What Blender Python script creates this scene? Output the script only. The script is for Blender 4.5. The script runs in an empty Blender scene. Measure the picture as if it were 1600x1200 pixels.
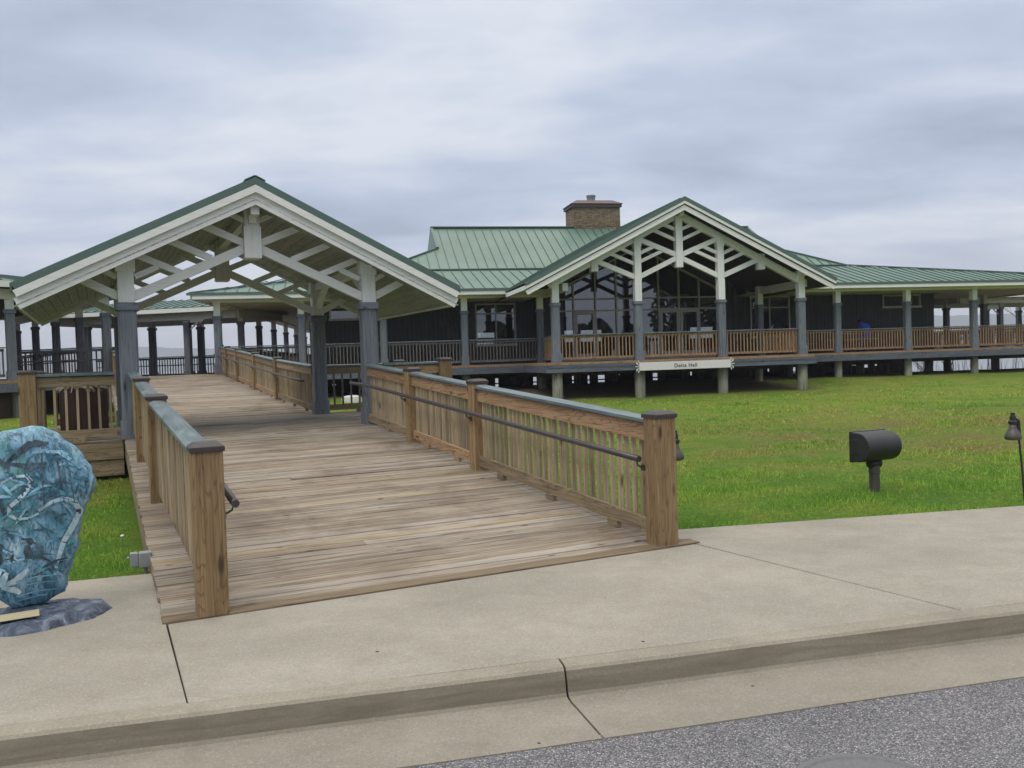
import bpy, bmesh, math, random
import numpy as np
from mathutils import Vector, Matrix
random.seed(7); RNG = np.random.default_rng(7)
scene = bpy.context.scene
COL = scene.collection
R = math.radians

# ------------------------------------------------------------------ camera
EYE = 1.65
cam_d = bpy.data.cameras.new('camera'); cam = bpy.data.objects.new('camera', cam_d); COL.objects.link(cam)
cam_d.sensor_width = 36; cam_d.lens = 36 * 1340 / 1600
cam_d.clip_start = 0.05; cam_d.clip_end = 20000
_p = math.atan(39 / 1340); _r = 0.033
_F = Vector((0, math.cos(_p), -math.sin(_p))); _U0 = Vector((0, math.sin(_p), math.cos(_p))); _R0 = Vector((1, 0, 0))
_Rv = _R0 * math.cos(_r) - _U0 * math.sin(_r); _Uv = _U0 * math.cos(_r) + _R0 * math.sin(_r)
cam.matrix_world = Matrix(((_Rv.x, _Uv.x, -_F.x, 0), (_Rv.y, _Uv.y, -_F.y, 0), (_Rv.z, _Uv.z, -_F.z, EYE), (0, 0, 0, 1)))
scene.camera = cam

# ------------------------------------------------------------------ world, sun, exposure
SUN_EL, SUN_AZ = 52, 215          # azimuth clockwise from +Y
world = bpy.data.worlds.new('World'); scene.world = world; world.use_nodes = True
def build_world():
    nt = world.node_tree; nt.nodes.clear(); N = nt.nodes.new; L = nt.links.new
    out = N('ShaderNodeOutputWorld')
    sky = N('ShaderNodeTexSky'); sky.sky_type = 'NISHITA'; sky.sun_disc = False
    sky.sun_elevation = R(SUN_EL); sky.sun_rotation = R(SUN_AZ)
    b1 = N('ShaderNodeBackground'); b1.inputs[1].default_value = 0.06; L(sky.outputs[0], b1.inputs[0])
    tc = N('ShaderNodeTexCoord'); sep = N('ShaderNodeSeparateXYZ'); L(tc.outputs['Generated'], sep.inputs[0])
    # cloud deck: project the view direction on a flat layer overhead
    zc = N('ShaderNodeMath'); zc.operation = 'MAXIMUM'; L(sep.outputs[2], zc.inputs[0]); zc.inputs[1].default_value = 0.0
    za = N('ShaderNodeMath'); za.operation = 'ADD'; L(zc.outputs[0], za.inputs[0]); za.inputs[1].default_value = 0.16
    dx = N('ShaderNodeMath'); dx.operation = 'DIVIDE'; L(sep.outputs[0], dx.inputs[0]); L(za.outputs[0], dx.inputs[1])
    dy = N('ShaderNodeMath'); dy.operation = 'DIVIDE'; L(sep.outputs[1], dy.inputs[0]); L(za.outputs[0], dy.inputs[1])
    cmb = N('ShaderNodeCombineXYZ'); L(dx.outputs[0], cmb.inputs[0]); L(dy.outputs[0], cmb.inputs[1])
    def noise(scale, detail, rough, loc, sc):
        mp = N('ShaderNodeMapping'); mp.inputs['Location'].default_value = loc; mp.inputs['Scale'].default_value = sc
        L(cmb.outputs[0], mp.inputs[0])
        n = N('ShaderNodeTexNoise'); n.inputs['Scale'].default_value = scale; n.inputs['Detail'].default_value = detail
        n.inputs['Roughness'].default_value = rough; n.inputs['Distortion'].default_value = 0.25; L(mp.outputs[0], n.inputs['Vector'])
        return n
    n1 = noise(1.15, 4, 0.48, (3.1, 1.7, 0), (0.75, 1.0, 1)); n2 = noise(3.4, 7, 0.58, (9.0, 4.0, 0), (0.6, 1.0, 1))
    m = N('ShaderNodeMath'); m.operation = 'MULTIPLY_ADD'; L(n2.outputs[0], m.inputs[0]); m.inputs[1].default_value = 0.40; L(n1.outputs[0], m.inputs[2])
    cr = N('ShaderNodeValToRGB'); e = cr.color_ramp.elements
    e[0].position = 0.50; e[0].color = (0.40, 0.465, 0.61, 1)
    e[1].position = 0.88; e[1].color = (0.78, 0.835, 0.92, 1)
    k = cr.color_ramp.elements.new(0.69); k.color = (0.555, 0.63, 0.795, 1)
    L(m.outputs[0], cr.inputs[0])
    # paler towards the horizon, brighter towards the zenith
    hr = N('ShaderNodeMapRange'); hr.inputs['From Min'].default_value = 0.0; hr.inputs['From Max'].default_value = 0.13
    hr.inputs['To Min'].default_value = 0.75; hr.inputs['To Max'].default_value = 0.0; L(sep.outputs[2], hr.inputs['Value'])
    mx = N('ShaderNodeMix'); mx.data_type = 'RGBA'; L(hr.outputs[0], mx.inputs[0]); L(cr.outputs[0], mx.inputs[6]); mx.inputs[7].default_value = (0.66, 0.69, 0.745, 1)
    zr = N('ShaderNodeMapRange'); zr.interpolation_type = 'SMOOTHSTEP'; zr.inputs['From Min'].default_value = 0.38; zr.inputs['From Max'].default_value = 1.0
    zr.inputs['To Min'].default_value = 1.0; zr.inputs['To Max'].default_value = 3.4; L(sep.outputs[2], zr.inputs['Value'])
    zt = N('ShaderNodeMapRange'); zt.interpolation_type = 'SMOOTHSTEP'; zt.inputs['From Min'].default_value = 0.42; zt.inputs['From Max'].default_value = 0.75
    L(sep.outputs[2], zt.inputs['Value']); mz = N('ShaderNodeMix'); mz.data_type = 'RGBA'; L(zt.outputs[0], mz.inputs[0]); L(mx.outputs[2], mz.inputs[6]); mz.inputs[7].default_value = (0.725, 0.695, 0.65, 1)
    b2 = N('ShaderNodeBackground'); L(mz.outputs[2], b2.inputs[0]); L(zr.outputs[0], b2.inputs[1])
    ms = N('ShaderNodeMixShader'); ms.inputs[0].default_value = 0.95; L(b1.outputs[0], ms.inputs[1]); L(b2.outputs[0], ms.inputs[2])
    L(ms.outputs[0], out.inputs[0])
build_world()
sun_d = bpy.data.lights.new('sun', 'SUN'); sun_d.energy = 0.9; sun_d.angle = R(16); sun_d.color = (1, 0.955, 0.89)
sun = bpy.data.objects.new('sun', sun_d); COL.objects.link(sun)
_sd = Vector((math.sin(R(SUN_AZ)) * math.cos(R(SUN_EL)), math.cos(R(SUN_AZ)) * math.cos(R(SUN_EL)), math.sin(R(SUN_EL))))
sun.rotation_euler = _sd.to_track_quat('Z', 'Y').to_euler()
sun.location = _sd * 60
scene.view_settings.view_transform = 'Standard'; scene.view_settings.look = 'None'
scene.view_settings.exposure = 0.0; scene.view_settings.gamma = 1.0
scene.render.engine = 'CYCLES'
scene.cycles.use_denoising = True
scene.cycles.max_bounces = 8; scene.cycles.diffuse_bounces = 3; scene.cycles.glossy_bounces = 4
scene.cycles.transparent_max_bounces = 12; scene.cycles.volume_bounces = 0
scene.cycles.caustics_reflective = False; scene.cycles.caustics_refractive = False

# ------------------------------------------------------------------ materials
class MT:
    def __init__(self, name):
        self.m = bpy.data.materials.new(name); self.m.use_nodes = True
        self.nt = self.m.node_tree; self.b = self.nt.nodes['Principled BSDF']; self.out = self.nt.nodes['Material Output']
    def n(self, t, **kw):
        x = self.nt.nodes.new(t)
        for k, v in kw.items(): setattr(x, k, v)
        return x
    def l(self, a, b): self.nt.links.new(a, b)
    def math(self, op, a, b=None, c=None):
        x = self.n('ShaderNodeMath', operation=op)
        for i, v in enumerate((a, b, c)):
            if v is None: continue
            if isinstance(v, (int, float)): x.inputs[i].default_value = v
            else: self.l(v, x.inputs[i])
        return x.outputs[0]
    def coord(self, kind='Object', scale=(1, 1, 1), loc=(0, 0, 0), rot=(0, 0, 0), rnd=False):
        tc = self.n('ShaderNodeTexCoord'); src = tc.outputs['Object']
        if kind == 'World': src = self.n('ShaderNodeNewGeometry').outputs['Position']
        if rnd:
            oi = self.n('ShaderNodeObjectInfo'); ge = self.n('ShaderNodeNewGeometry')
            s = self.math('MULTIPLY_ADD', ge.outputs['Random Per Island'], 37.0, self.math('MULTIPLY', oi.outputs['Random'], 53.0))
            va = self.n('ShaderNodeVectorMath', operation='ADD'); self.l(src, va.inputs[0]); self.l(s, va.inputs[1]); src = va.outputs[0]
        mp = self.n('ShaderNodeMapping'); mp.inputs['Scale'].default_value = scale; mp.inputs['Location'].default_value = loc; mp.inputs['Rotation'].default_value = rot
        self.l(src, mp.inputs[0]); return mp.outputs[0]
    def noise(self, vec, scale, detail=3, rough=0.55, dist=0.0):
        x = self.n('ShaderNodeTexNoise'); x.inputs['Scale'].default_value = scale; x.inputs['Detail'].default_value = detail
        x.inputs['Roughness'].default_value = rough; x.inputs['Distortion'].default_value = dist
        self.l(vec, x.inputs['Vector']); return x.outputs[0]
    def voro(self, vec, scale, feature='F1', out='Distance'):
        x = self.n('ShaderNodeTexVoronoi', feature=feature); x.inputs['Scale'].default_value = scale
        self.l(vec, x.inputs['Vector']); return x.outputs[out]
    def ramp(self, fac, stops):
        x = self.n('ShaderNodeValToRGB'); els = x.color_ramp.elements
        while len(els) > 2: els.remove(els[0])
        for i, (p, c) in enumerate(stops):
            el = els[i] if i < 2 else els.new(p)
            el.position = p; el.color = (*c, 1) if len(c) == 3 else c
        self.l(fac, x.inputs[0]); return x.outputs[0]
    def rng(self, v, a, b, c, d):
        x = self.n('ShaderNodeMapRange')
        for i, q in zip((1, 2, 3, 4), (a, b, c, d)): x.inputs[i].default_value = q
        self.l(v, x.inputs[0]); return x.outputs[0]
    def mix(self, f, a, b, blend='MIX'):
        x = self.n('ShaderNodeMix', data_type='RGBA', blend_type=blend)
        for i, v in ((0, f), (6, a), (7, b)):
            if isinstance(v, (int, float)): x.inputs[i].default_value = v
            elif isinstance(v, tuple): x.inputs[i].default_value = (*v, 1) if len(v) == 3 else v
            else: self.l(v, x.inputs[i])
        return x.outputs[2]
    def base(self, c):
        if isinstance(c, tuple): self.b.inputs['Base Color'].default_value = (*c, 1)
        else: self.l(c, self.b.inputs['Base Color'])
        return self
    def rough(self, r):
        if isinstance(r, (int, float)): self.b.inputs['Roughness'].default_value = r
        else: self.l(r, self.b.inputs['Roughness'])
        return self
    def spec(self, s): self.b.inputs['Specular IOR Level'].default_value = s; return self
    def metal(self, v): self.b.inputs['Metallic'].default_value = v; return self
    def bump(self, h, s=0.3, d=0.01):
        x = self.n('ShaderNodeBump'); x.inputs['Strength'].default_value = s; x.inputs['Distance'].default_value = d
        self.l(h, x.inputs['Height']); self.l(x.outputs[0], self.b.inputs['Normal']); return self
    def value(self, c, f):
        x = self.n('ShaderNodeHueSaturation'); self.l(c, x.inputs['Color'])
        if isinstance(f, (int, float)): x.inputs['Value'].default_value = f
        else: self.l(f, x.inputs['Value'])
        return x.outputs[0]

def S(*v): return tuple((x / 255 / 12.92 if x <= 10 else ((x / 255 + .055) / 1.055) ** 2.4) for x in v)

def wood(name, axis, c1, c2, c3, var=(0.75, 1.2), rough=0.75, knots=True, coarse=1.0, line=0.9, rings=0.0):
    m = MT(name); s = [14 * coarse] * 3; s[axis] = 0.9
    s2 = [55 * coarse] * 3; s2[axis] = 1.8
    v1 = m.coord(scale=tuple(s), rnd=True); v2 = m.coord(scale=tuple(s2), rnd=True)
    a = m.noise(v1, 1.0, 4, 0.6, 1.2); b = m.noise(v2, 1.0, 3, 0.6, 0.5)
    col = m.ramp(a, [(0.3, c1), (0.7, c2), (0.52, tuple((x + y) / 2 for x, y in zip(c1, c2)))])
    lines = m.rng(b, 0.5, 0.68, 0.0, line)
    col = m.mix(lines, col, c3)
    if rings:
        w = m.noise(m.coord(scale=tuple(1.0 if i == axis else 7.0 * coarse for i in range(3)), rnd=True), 1.0, 2, 0.4, 0.6)
        rg = m.math('ABSOLUTE', m.math('SINE', m.math('MULTIPLY', w, 34.0)))
        col = m.mix(m.rng(rg, 0.0, 0.45, rings, 0.0), col, tuple(x * 1.1 for x in c3))
    if knots:
        sk = [5] * 3; sk[axis] = 1.6
        k = m.voro(m.coord(scale=tuple(sk), rnd=True), 1.0)
        col = m.mix(m.rng(k, 0.06, 0.14, 0.8, 0.0), col, tuple(x * 0.45 for x in c3))
    oi = m.n('ShaderNodeObjectInfo'); ge = m.n('ShaderNodeNewGeometry')
    rv = m.math('FRACT', m.math('MULTIPLY_ADD', ge.outputs['Random Per Island'], 7.3, m.math('MULTIPLY', oi.outputs['Random'], 5.7)))
    col = m.value(col, m.rng(rv, 0, 1, *var))
    m.base(col).rough(rough).spec(0.3).bump(m.math('ADD', a, m.math('MULTIPLY', b, 0.7)), 0.35, 0.006)
    return m.m

M = {}
PW = (S(126, 110, 87), S(156, 139, 113), S(76, 62, 47))          # pressure treated timber
for i, ax in enumerate('xyz'):
    M['wood_' + ax] = wood('treated_timber_' + ax, i, *PW, line=.6, rings=.6)
    M['rust_' + ax] = wood('reddish_timber_' + ax, i, S(146, 118, 90), S(172, 144, 112), S(88, 62, 42), line=.5, rings=.7, var=(.85, 1.15))
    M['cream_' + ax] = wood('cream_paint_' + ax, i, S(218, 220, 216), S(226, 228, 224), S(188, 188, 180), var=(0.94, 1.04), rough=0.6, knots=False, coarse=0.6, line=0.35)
    M['grey_' + ax] = wood('grey_stain_' + ax, i, S(98, 104, 112), S(122, 128, 136), S(72, 77, 84), var=(0.9, 1.1), rough=0.7, knots=True, coarse=0.8, line=0.65)
M['post_z'] = wood('weathered_post_timber', 2, S(124, 101, 71), S(158, 134, 99), S(78, 60, 40), coarse=1.5, line=.6, rings=.6)
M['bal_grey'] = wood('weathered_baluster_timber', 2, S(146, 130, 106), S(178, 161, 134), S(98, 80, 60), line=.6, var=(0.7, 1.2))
M['bal_dark'] = wood('shaded_grey_baluster_timber', 2, S(96, 92, 86), S(124, 118, 110), S(70, 64, 58), var=(0.8, 1.1))  # greyer, darker copy of the baluster timber, with shade put into its colour
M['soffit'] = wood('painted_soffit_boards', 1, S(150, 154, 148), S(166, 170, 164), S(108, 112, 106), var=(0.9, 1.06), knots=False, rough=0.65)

def deck_mat():
    m = MT('weathered_deck_boards')
    v1 = m.coord(scale=(0.7, 12, 6), rnd=True); v2 = m.coord(scale=(1.3, 42, 20), rnd=True)
    a = m.noise(v1, 1, 5, 0.65, 1.5); b = m.noise(v2, 1, 3, 0.6, 0.6)
    ge = m.n('ShaderNodeNewGeometry'); r = ge.outputs['Random Per Island']
    tone = m.ramp(r, [(0.0, S(104, 93, 82)), (1.0, S(160, 143, 114)), (0.25, S(140, 131, 119)), (0.5, S(122, 103, 84)), (0.72, S(158, 149, 138)), (0.88, S(138, 120, 98))])
    col = m.mix(m.rng(a, 0.4, 0.68, 0.0, 0.75), tone, S(184, 177, 162))
    col = m.mix(m.rng(b, 0.52, 0.70, 0.0, 0.75), col, S(74, 63, 50))
    big = m.noise(m.coord('World', scale=(0.75, 0.75, 0.75)), 1.0, 5, 0.65, 0.5)
    col = m.mix(m.rng(big, 0.48, 0.72, 0.0, 0.75), col, S(92, 78, 63))
    kn = m.voro(m.coord(scale=(2.2, 7, 7), rnd=True), 1.0); col = m.mix(m.rng(kn, 0.05, 0.11, 0.85, 0.0), col, S(62, 50, 40))
    col = m.value(col, 0.84)
    m.base(col).rough(0.8).spec(0.25).bump(m.math('ADD', a, b), 0.45, 0.006)
    return m.m
M['deck'] = deck_mat()

def rail_cap():
    m = MT('green_painted_rail_cap')
    a = m.noise(m.coord(scale=(9, 1.5, 9), rnd=True), 1, 6, 0.7, 1.2)
    col = m.ramp(a, [(0.32, S(72, 88, 90)), (0.70, S(112, 124, 128)), (0.5, S(88, 104, 107))])
    m.base(col).rough(m.rng(a, 0.3, 0.7, 0.28, 0.5)).spec(0.6); return m.m
M['cap'] = rail_cap()
def simple(name, c, rough=0.5, spec=0.5, var=0.15, sc=8, metal=0, bump=0.0):
    m = MT(name); a = m.noise(m.coord(scale=(sc, sc, sc), rnd=True), 1, 4, 0.6)
    m.base(m.mix(a, tuple(x * (1 - var) for x in c), tuple(x * (1 + var) for x in c))).rough(rough).spec(spec).metal(metal)
    if bump: m.bump(a, bump, 0.005)
    return m.m
M['postcap'] = simple('dark_brown_plastic_cap', S(58, 52, 52), 0.45)
M['pipe'] = simple('dark_bronze_pipe', S(58, 54, 56), 0.38, 0.6)
M['bronze'] = simple('dark_bronze_casting', S(70, 64, 60), 0.45, 0.6)
M['black'] = simple('black_powder_coat', S(32, 32, 34), 0.5, 0.5)
M['darkwall'] = None
def board_wall():
    m = MT('dark_board_siding')
    sep = m.n('ShaderNodeSeparateXYZ'); m.l(m.coord(), sep.inputs[0])
    s = m.math('ADD', sep.outputs[0], sep.outputs[1])
    f = m.math('FRACT', m.math('MULTIPLY', s, 5.0))
    gap = m.math('LESS_THAN', f, 0.1)
    a = m.noise(m.coord(scale=(9, 9, 0.8)), 1, 4, 0.6)
    col = m.ramp(a, [(0.3, S(54, 58, 63)), (0.7, S(70, 75, 82))])
    col = m.mix(gap, col, S(40, 44, 50))
    m.base(col).rough(0.7).spec(0.3).bump(m.math('SUBTRACT', 1.0, gap), 0.5, 0.02); return m.m
M['darkwall'] = board_wall()
def roof_mat():
    m = MT('green_standing_seam_metal')
    a = m.noise(m.coord(scale=(0.5, 0.5, 0.5)), 1, 5, 0.6); b = m.noise(m.coord(scale=(3, 3, 3)), 1, 4, 0.7)
    ge = m.n('ShaderNodeNewGeometry')
    col = m.ramp(a, [(0.3, S(76, 104, 93)), (0.7, S(92, 119, 107))])
    col = m.mix(m.rng(b, 0.5, 0.8, 0, 0.3), col, S(108, 130, 119))
    m.base(col).rough(0.42).spec(0.5); return m.m
M['roof'] = roof_mat()
M['seam'] = simple('green_seam_metal', S(60, 84, 75), 0.45, 0.5)
M['roofedge'] = simple('green_metal_edge', S(80, 102, 94), 0.45, 0.5)
def stone():
    m = MT('stacked_ledge_stone')
    br = m.n('ShaderNodeTexBrick'); br.inputs['Scale'].default_value = 1.0
    v = m.coord(scale=(1, 1, 1)); n = m.n('ShaderNodeTexNoise'); n.inputs['Scale'].default_value = 4.0; m.l(v, n.inputs['Vector'])
    sep = m.n('ShaderNodeSeparateXYZ'); m.l(v, sep.inputs[0]); cmb = m.n('ShaderNodeCombineXYZ')
    m.l(m.math('ADD', sep.outputs[0], sep.outputs[1]), cmb.inputs[0])
    m.l(m.math('MULTIPLY_ADD', n.outputs[0], 0.11, sep.outputs[2]), cmb.inputs[1])
    m.l(cmb.outputs[0], br.inputs['Vector'])
    br.inputs['Brick Width'].default_value = 0.3; br.inputs['Row Height'].default_value = 0.06; br.inputs['Mortar Size'].default_value = 0.008
    br.offset_frequency = 2; br.inputs['Color1'].default_value = (*S(146, 130, 108), 1); br.inputs['Color2'].default_value = (*S(98, 82, 67), 1); br.inputs['Mortar'].default_value = (*S(50, 40, 32), 1)
    a = m.noise(m.coord(scale=(7, 7, 12)), 1, 4, 0.7)
    col = m.mix(m.rng(a, 0.4, 0.75, 0, 0.7), br.outputs[0], S(164, 150, 128))
    m.base(col).rough(0.9).spec(0.2).bump(m.math('ADD', m.math('MULTIPLY', br.outputs[1], -1.0), a), 0.8, 0.03); return m.m
M['stone'] = stone()
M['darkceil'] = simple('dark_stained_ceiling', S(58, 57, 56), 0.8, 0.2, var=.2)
M['copper'] = simple('brown_chimney_metal', S(80, 67, 66), 0.6, 0.5)
M['flue'] = simple('galvanised_flue', S(120, 126, 128), 0.4, 0.5, metal=0.6)
M['frame'] = simple('grey_aluminium_frame', S(178, 176, 170), 0.45, 0.5)
def glass():
    m = MT('window_glass'); nt = m.nt; nt.nodes.remove(m.b)
    t = m.n('ShaderNodeBsdfTransparent'); t.inputs[0].default_value = (0.5, 0.54, 0.54, 1)
    g = m.n('ShaderNodeBsdfGlossy'); g.inputs['Roughness'].default_value = 0.01; g.inputs[0].default_value = (0.85, 0.9, 0.95, 1)
    f = m.n('ShaderNodeFresnel'); f.inputs[0].default_value = 1.6
    wv = m.noise(m.coord(scale=(0.7, 0.7, 0.7)), 1, 2, 0.5)
    bp = m.n('ShaderNodeBump'); bp.inputs['Strength'].default_value = 0.06; bp.inputs['Distance'].default_value = 0.02; m.l(wv, bp.inputs['Height']); m.l(bp.outputs[0], g.inputs['Normal'])
    k = m.math('ADD', m.math('MULTIPLY', f.outputs[0], 1.0), 0.1)
    ms = m.n('ShaderNodeMixShader'); m.l(k, ms.inputs[0]); m.l(t.outputs[0], ms.inputs[1]); m.l(g.outputs[0], ms.inputs[2]); m.l(ms.outputs[0], m.out.inputs[0]); return m.m
M['glass'] = glass()
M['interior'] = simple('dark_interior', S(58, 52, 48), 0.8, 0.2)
M['pile'] = wood('treated_pile_timber', 2, S(110, 114, 100), S(140, 140, 122), S(84, 84, 72), knots=False, coarse=0.6)
M['skirt'] = wood('grey_rim_board', 0, S(84, 90, 100), S(112, 118, 128), S(62, 66, 74), var=(0.85, 1.1))
M['skirt_y'] = wood('grey_rim_board_y', 1, S(84, 90, 100), S(112, 118, 128), S(62, 66, 74), var=(0.85, 1.1))
M['skirt_brown'] = wood('worn_threshold_timber', 0, S(120, 105, 84), S(146, 130, 106), S(78, 66, 52))
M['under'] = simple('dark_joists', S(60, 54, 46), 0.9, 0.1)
M['sign'] = simple('white_sign_paint', S(216, 215, 213), 0.5, 0.4, var=0.04)
M['ink'] = simple('dark_sign_lettering', S(92, 92, 97), 0.6, 0.3)
M['rustbin'] = simple('dark_brown_corrugated_metal', S(58, 38, 34), 0.6, 0.35, var=0.35, sc=5)
M['straw'] = simple('dry_pale_leaves', S(186, 176, 160), 0.8, 0.2, var=0.3)
M['greybox'] = simple('grey_electrical_plastic', S(142, 146, 150), 0.5, 0.4)
M['whitebox'] = simple('weathered_white_shell', S(206, 206, 202), 0.6, 0.3, var=0.08)
M['blue'] = simple('blue_cloth', S(52, 88, 178), 0.9, 0.1)
M['hair'] = simple('dark_hair', S(34, 28, 26), 0.7, 0.2)
M['skin'] = simple('skin', S(190, 140, 110), 0.6, 0.3, var=0.05)
M['denim'] = simple('dark_trousers', S(44, 48, 60), 0.9, 0.1)
M['bark'] = simple('grey_bare_bark', S(112, 104, 98), 0.9, 0.1, var=0.3)
M['reed'] = simple('dry_reed', S(128, 112, 88), 0.9, 0.1, var=0.3)
M['brass'] = simple('pale_brass_plaque', S(172, 164, 132), 0.5, 0.5, var=0.1)
M['flower'] = simple('white_dandelion_head', S(226, 226, 218), 0.9, 0.1)

def concrete(name, c, speck=0.5, stain=0.5):
    m = MT(name)
    big = m.noise(m.coord('World', scale=(0.55, 0.9, 1)), 1.0, 5, 0.6, 0.4); mid = m.noise(m.coord('World', scale=(4, 4, 4)), 1, 5, 0.65)
    v = m.n('ShaderNodeTexVoronoi'); v.inputs['Scale'].default_value = 130; m.l(m.coord('World'), v.inputs['Vector'])
    sp = m.n('ShaderNodeSeparateColor'); m.l(v.outputs['Color'], sp.inputs[0])
    fine = m.noise(m.coord('World'), 60, 4, 0.7)
    col = m.ramp(big, [(0.3, tuple(x * 0.78 for x in c)), (0.66, tuple(x * 1.1 for x in c))])
    col = m.mix(m.rng(mid, 0.42, 0.8, 0, stain), col, tuple(x * y for x, y in zip(c, (0.72, 0.69, 0.66))))
    col = m.mix(m.math('MULTIPLY', m.math('GREATER_THAN', sp.outputs[0], 0.82), speck), col, tuple(min(1, x * 1.55) for x in c))
    col = m.mix(m.math('MULTIPLY', m.math('LESS_THAN', sp.outputs[1], 0.12), speck), col, tuple(x * 0.5 for x in c))
    col = m.mix(m.rng(fine, 0.3, 0.75, 0.25, 0.0), col, tuple(x * 0.55 for x in c))
    dots = m.voro(m.coord('World'), 1.9); col = m.mix(m.math('LESS_THAN', dots, .022), col, S(58, 52, 46))
    dr = m.noise(m.coord('World', scale=(1.6, 2.4, 1), rot=(0, 0, .4)), 1.0, 6, 0.7, 1.2); col = m.mix(m.rng(dr, 0.54, 0.74, 0, .5), col, tuple(x * .62 for x in c))
    m.base(col).rough(0.88).spec(0.25).bump(m.math('ADD', fine, m.math('MULTIPLY', mid, 0.5)), 0.35, 0.006); return m
M['walk'] = concrete('sidewalk_concrete', S(152, 148, 137), 0.3, 0.6).m
def kerb_mat():
    m = concrete('kerb_concrete', S(146, 141, 128), 0.25, 0.55)
    src = m.b.inputs['Base Color'].links[0].from_socket
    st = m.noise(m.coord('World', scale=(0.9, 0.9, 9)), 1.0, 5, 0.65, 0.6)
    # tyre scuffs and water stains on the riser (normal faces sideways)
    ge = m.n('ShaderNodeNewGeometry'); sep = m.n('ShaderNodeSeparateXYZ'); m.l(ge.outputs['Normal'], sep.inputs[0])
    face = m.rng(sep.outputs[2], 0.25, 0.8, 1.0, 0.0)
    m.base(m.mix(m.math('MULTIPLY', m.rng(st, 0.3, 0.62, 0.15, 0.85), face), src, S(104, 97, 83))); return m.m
M['kerb'] = kerb_mat()
M['gutter'] = concrete('gutter_concrete', S(140, 135, 124), 0.3, 0.6).m
def asphalt():
    m = MT('chip_seal_asphalt'); w = m.coord('World')
    v = m.n('ShaderNodeTexVoronoi'); v.inputs['Scale'].default_value = 140; m.l(w, v.inputs['Vector'])
    sp = m.n('ShaderNodeSeparateColor'); m.l(v.outputs['Color'], sp.inputs[0])
    col = m.ramp(sp.outputs[0], [(0.0, S(82, 82, 86)), (1.0, S(196, 194, 192)), (0.3, S(112, 112, 116)), (0.7, S(138, 138, 142)), (0.9, S(158, 156, 157))])
    edge = m.rng(v.outputs['Distance'], 0.3, 0.75, 0, 0.75)
    col = m.mix(edge, col, S(62, 62, 64))
    big = m.noise(m.coord('World', scale=(1.2, 1.2, 1.2)), 1, 4, 0.6)
    col = m.value(col, m.rng(big, 0.3, 0.7, 0.85, 1.1))
    m.base(col).rough(0.85).spec(0.3).bump(m.math('SUBTRACT', 1.0, v.outputs['Distance']), 0.7, 0.008); return m.m
M['asphalt'] = asphalt()
M['tar'] = simple('worn_iron_cover', S(104, 104, 107), 0.8, 0.3, var=0.35, sc=60, bump=0.5)

def lawn_colour(m, blades):
    w = m.coord('World'); a = m.noise(w, 0.16, 4, 0.6, 0.6); b = m.noise(w, 0.9, 4, 0.65, 0.4); c = m.noise(w, 7.0, 3, 0.6)
    sep = m.n('ShaderNodeSeparateXYZ'); m.l(w, sep.inputs[0])
    # dead turf in the middle of the lawn: a long brown patch, greener along the pavement
    dist = m.math('SUBTRACT', sep.outputs[1], m.math('MULTIPLY', sep.outputs[0], 0.05))
    br = m.math('MULTIPLY', m.rng(dist, 10.0, 14.5, 0, 1), m.rng(dist, 17.5, 24, 1, 0.25))
    br = m.math('MULTIPLY', br, m.rng(sep.outputs[0], 1.5, 5.0, 0.35, 1.0))
    f = m.math('ADD', m.math('MULTIPLY', b, 0.75), m.math('MULTIPLY', a, 0.55))
    g = m.ramp(f, [(0.42, S(90, 136, 46)), (0.84, S(166, 160, 88)), (0.58, S(128, 166, 60)), (0.70, S(154, 172, 70))])
    g = m.mix(m.math('MULTIPLY', br, m.rng(b, 0.38, 0.66, 0.1, 0.85)), g, S(146, 130, 92))
    g = m.mix(m.rng(c, 0.45, 0.75, 0, 0.5), g, S(84, 112, 44))
    fresh = m.math('MULTIPLY', m.rng(dist, 9.6, 12.2, 0.75, 0.0), m.rng(b, 0.35, 0.6, 1.0, 0.45)); g = m.mix(fresh, g, S(102, 146, 54))
    return g
def ground_mat():
    m = MT('turf_ground'); g = lawn_colour(m, False)
    s = m.noise(m.coord('World'), 25, 4, 0.7)
    g = m.mix(m.rng(s, 0.35, 0.7, 0.7, 0.0), g, S(58, 70, 34))
    # bare trampled soil round the piles and below the building
    w = m.coord('World'); sep = m.n('ShaderNodeSeparateXYZ'); m.l(w, sep.inputs[0])
    bb = m.math('SUBTRACT', m.math('MULTIPLY', m.math('SUBTRACT', sep.outputs[1], 32.48), 0.972), m.math('MULTIPLY', m.math('SUBTRACT', sep.outputs[0], 1.72), 0.2334))
    aa = m.math('ADD', m.math('MULTIPLY', m.math('SUBTRACT', sep.outputs[1], 32.48), 0.2334), m.math('MULTIPLY', m.math('SUBTRACT', sep.outputs[0], 1.72), 0.972))
    e = m.noise(w, 0.8, 4, 0.7)
    lim = m.math('ADD', bb, m.math('MULTIPLY', m.math('SUBTRACT', e, 0.5), 4.0))
    near = m.math('MULTIPLY', m.rng(lim, -0.6, 1.0, 0, 1), m.math('MULTIPLY', m.rng(aa, 10, 12.5, 1, 0), m.rng(aa, -3.5, -1.2, 0, 1)))
    low = m.math('LESS_THAN', sep.outputs[2], -0.2); low = m.math('MULTIPLY', low, m.math('LESS_THAN', sep.outputs[1], 12.0))
    soil = m.math('MAXIMUM', near, m.rng(lim, 2.8, 4.4, 0, 1))
    g = m.mix(soil, g, m.mix(s, S(92, 82, 66), S(120, 106, 84)))
    g = m.mix(low, g, S(62, 54, 44))
    m.base(g).rough(0.95).spec(0.1).bump(m.math('ADD', s, m.noise(m.coord('World'), 90, 3, 0.7)), 0.9, 0.05); return m.m
M['ground'] = ground_mat()
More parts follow.
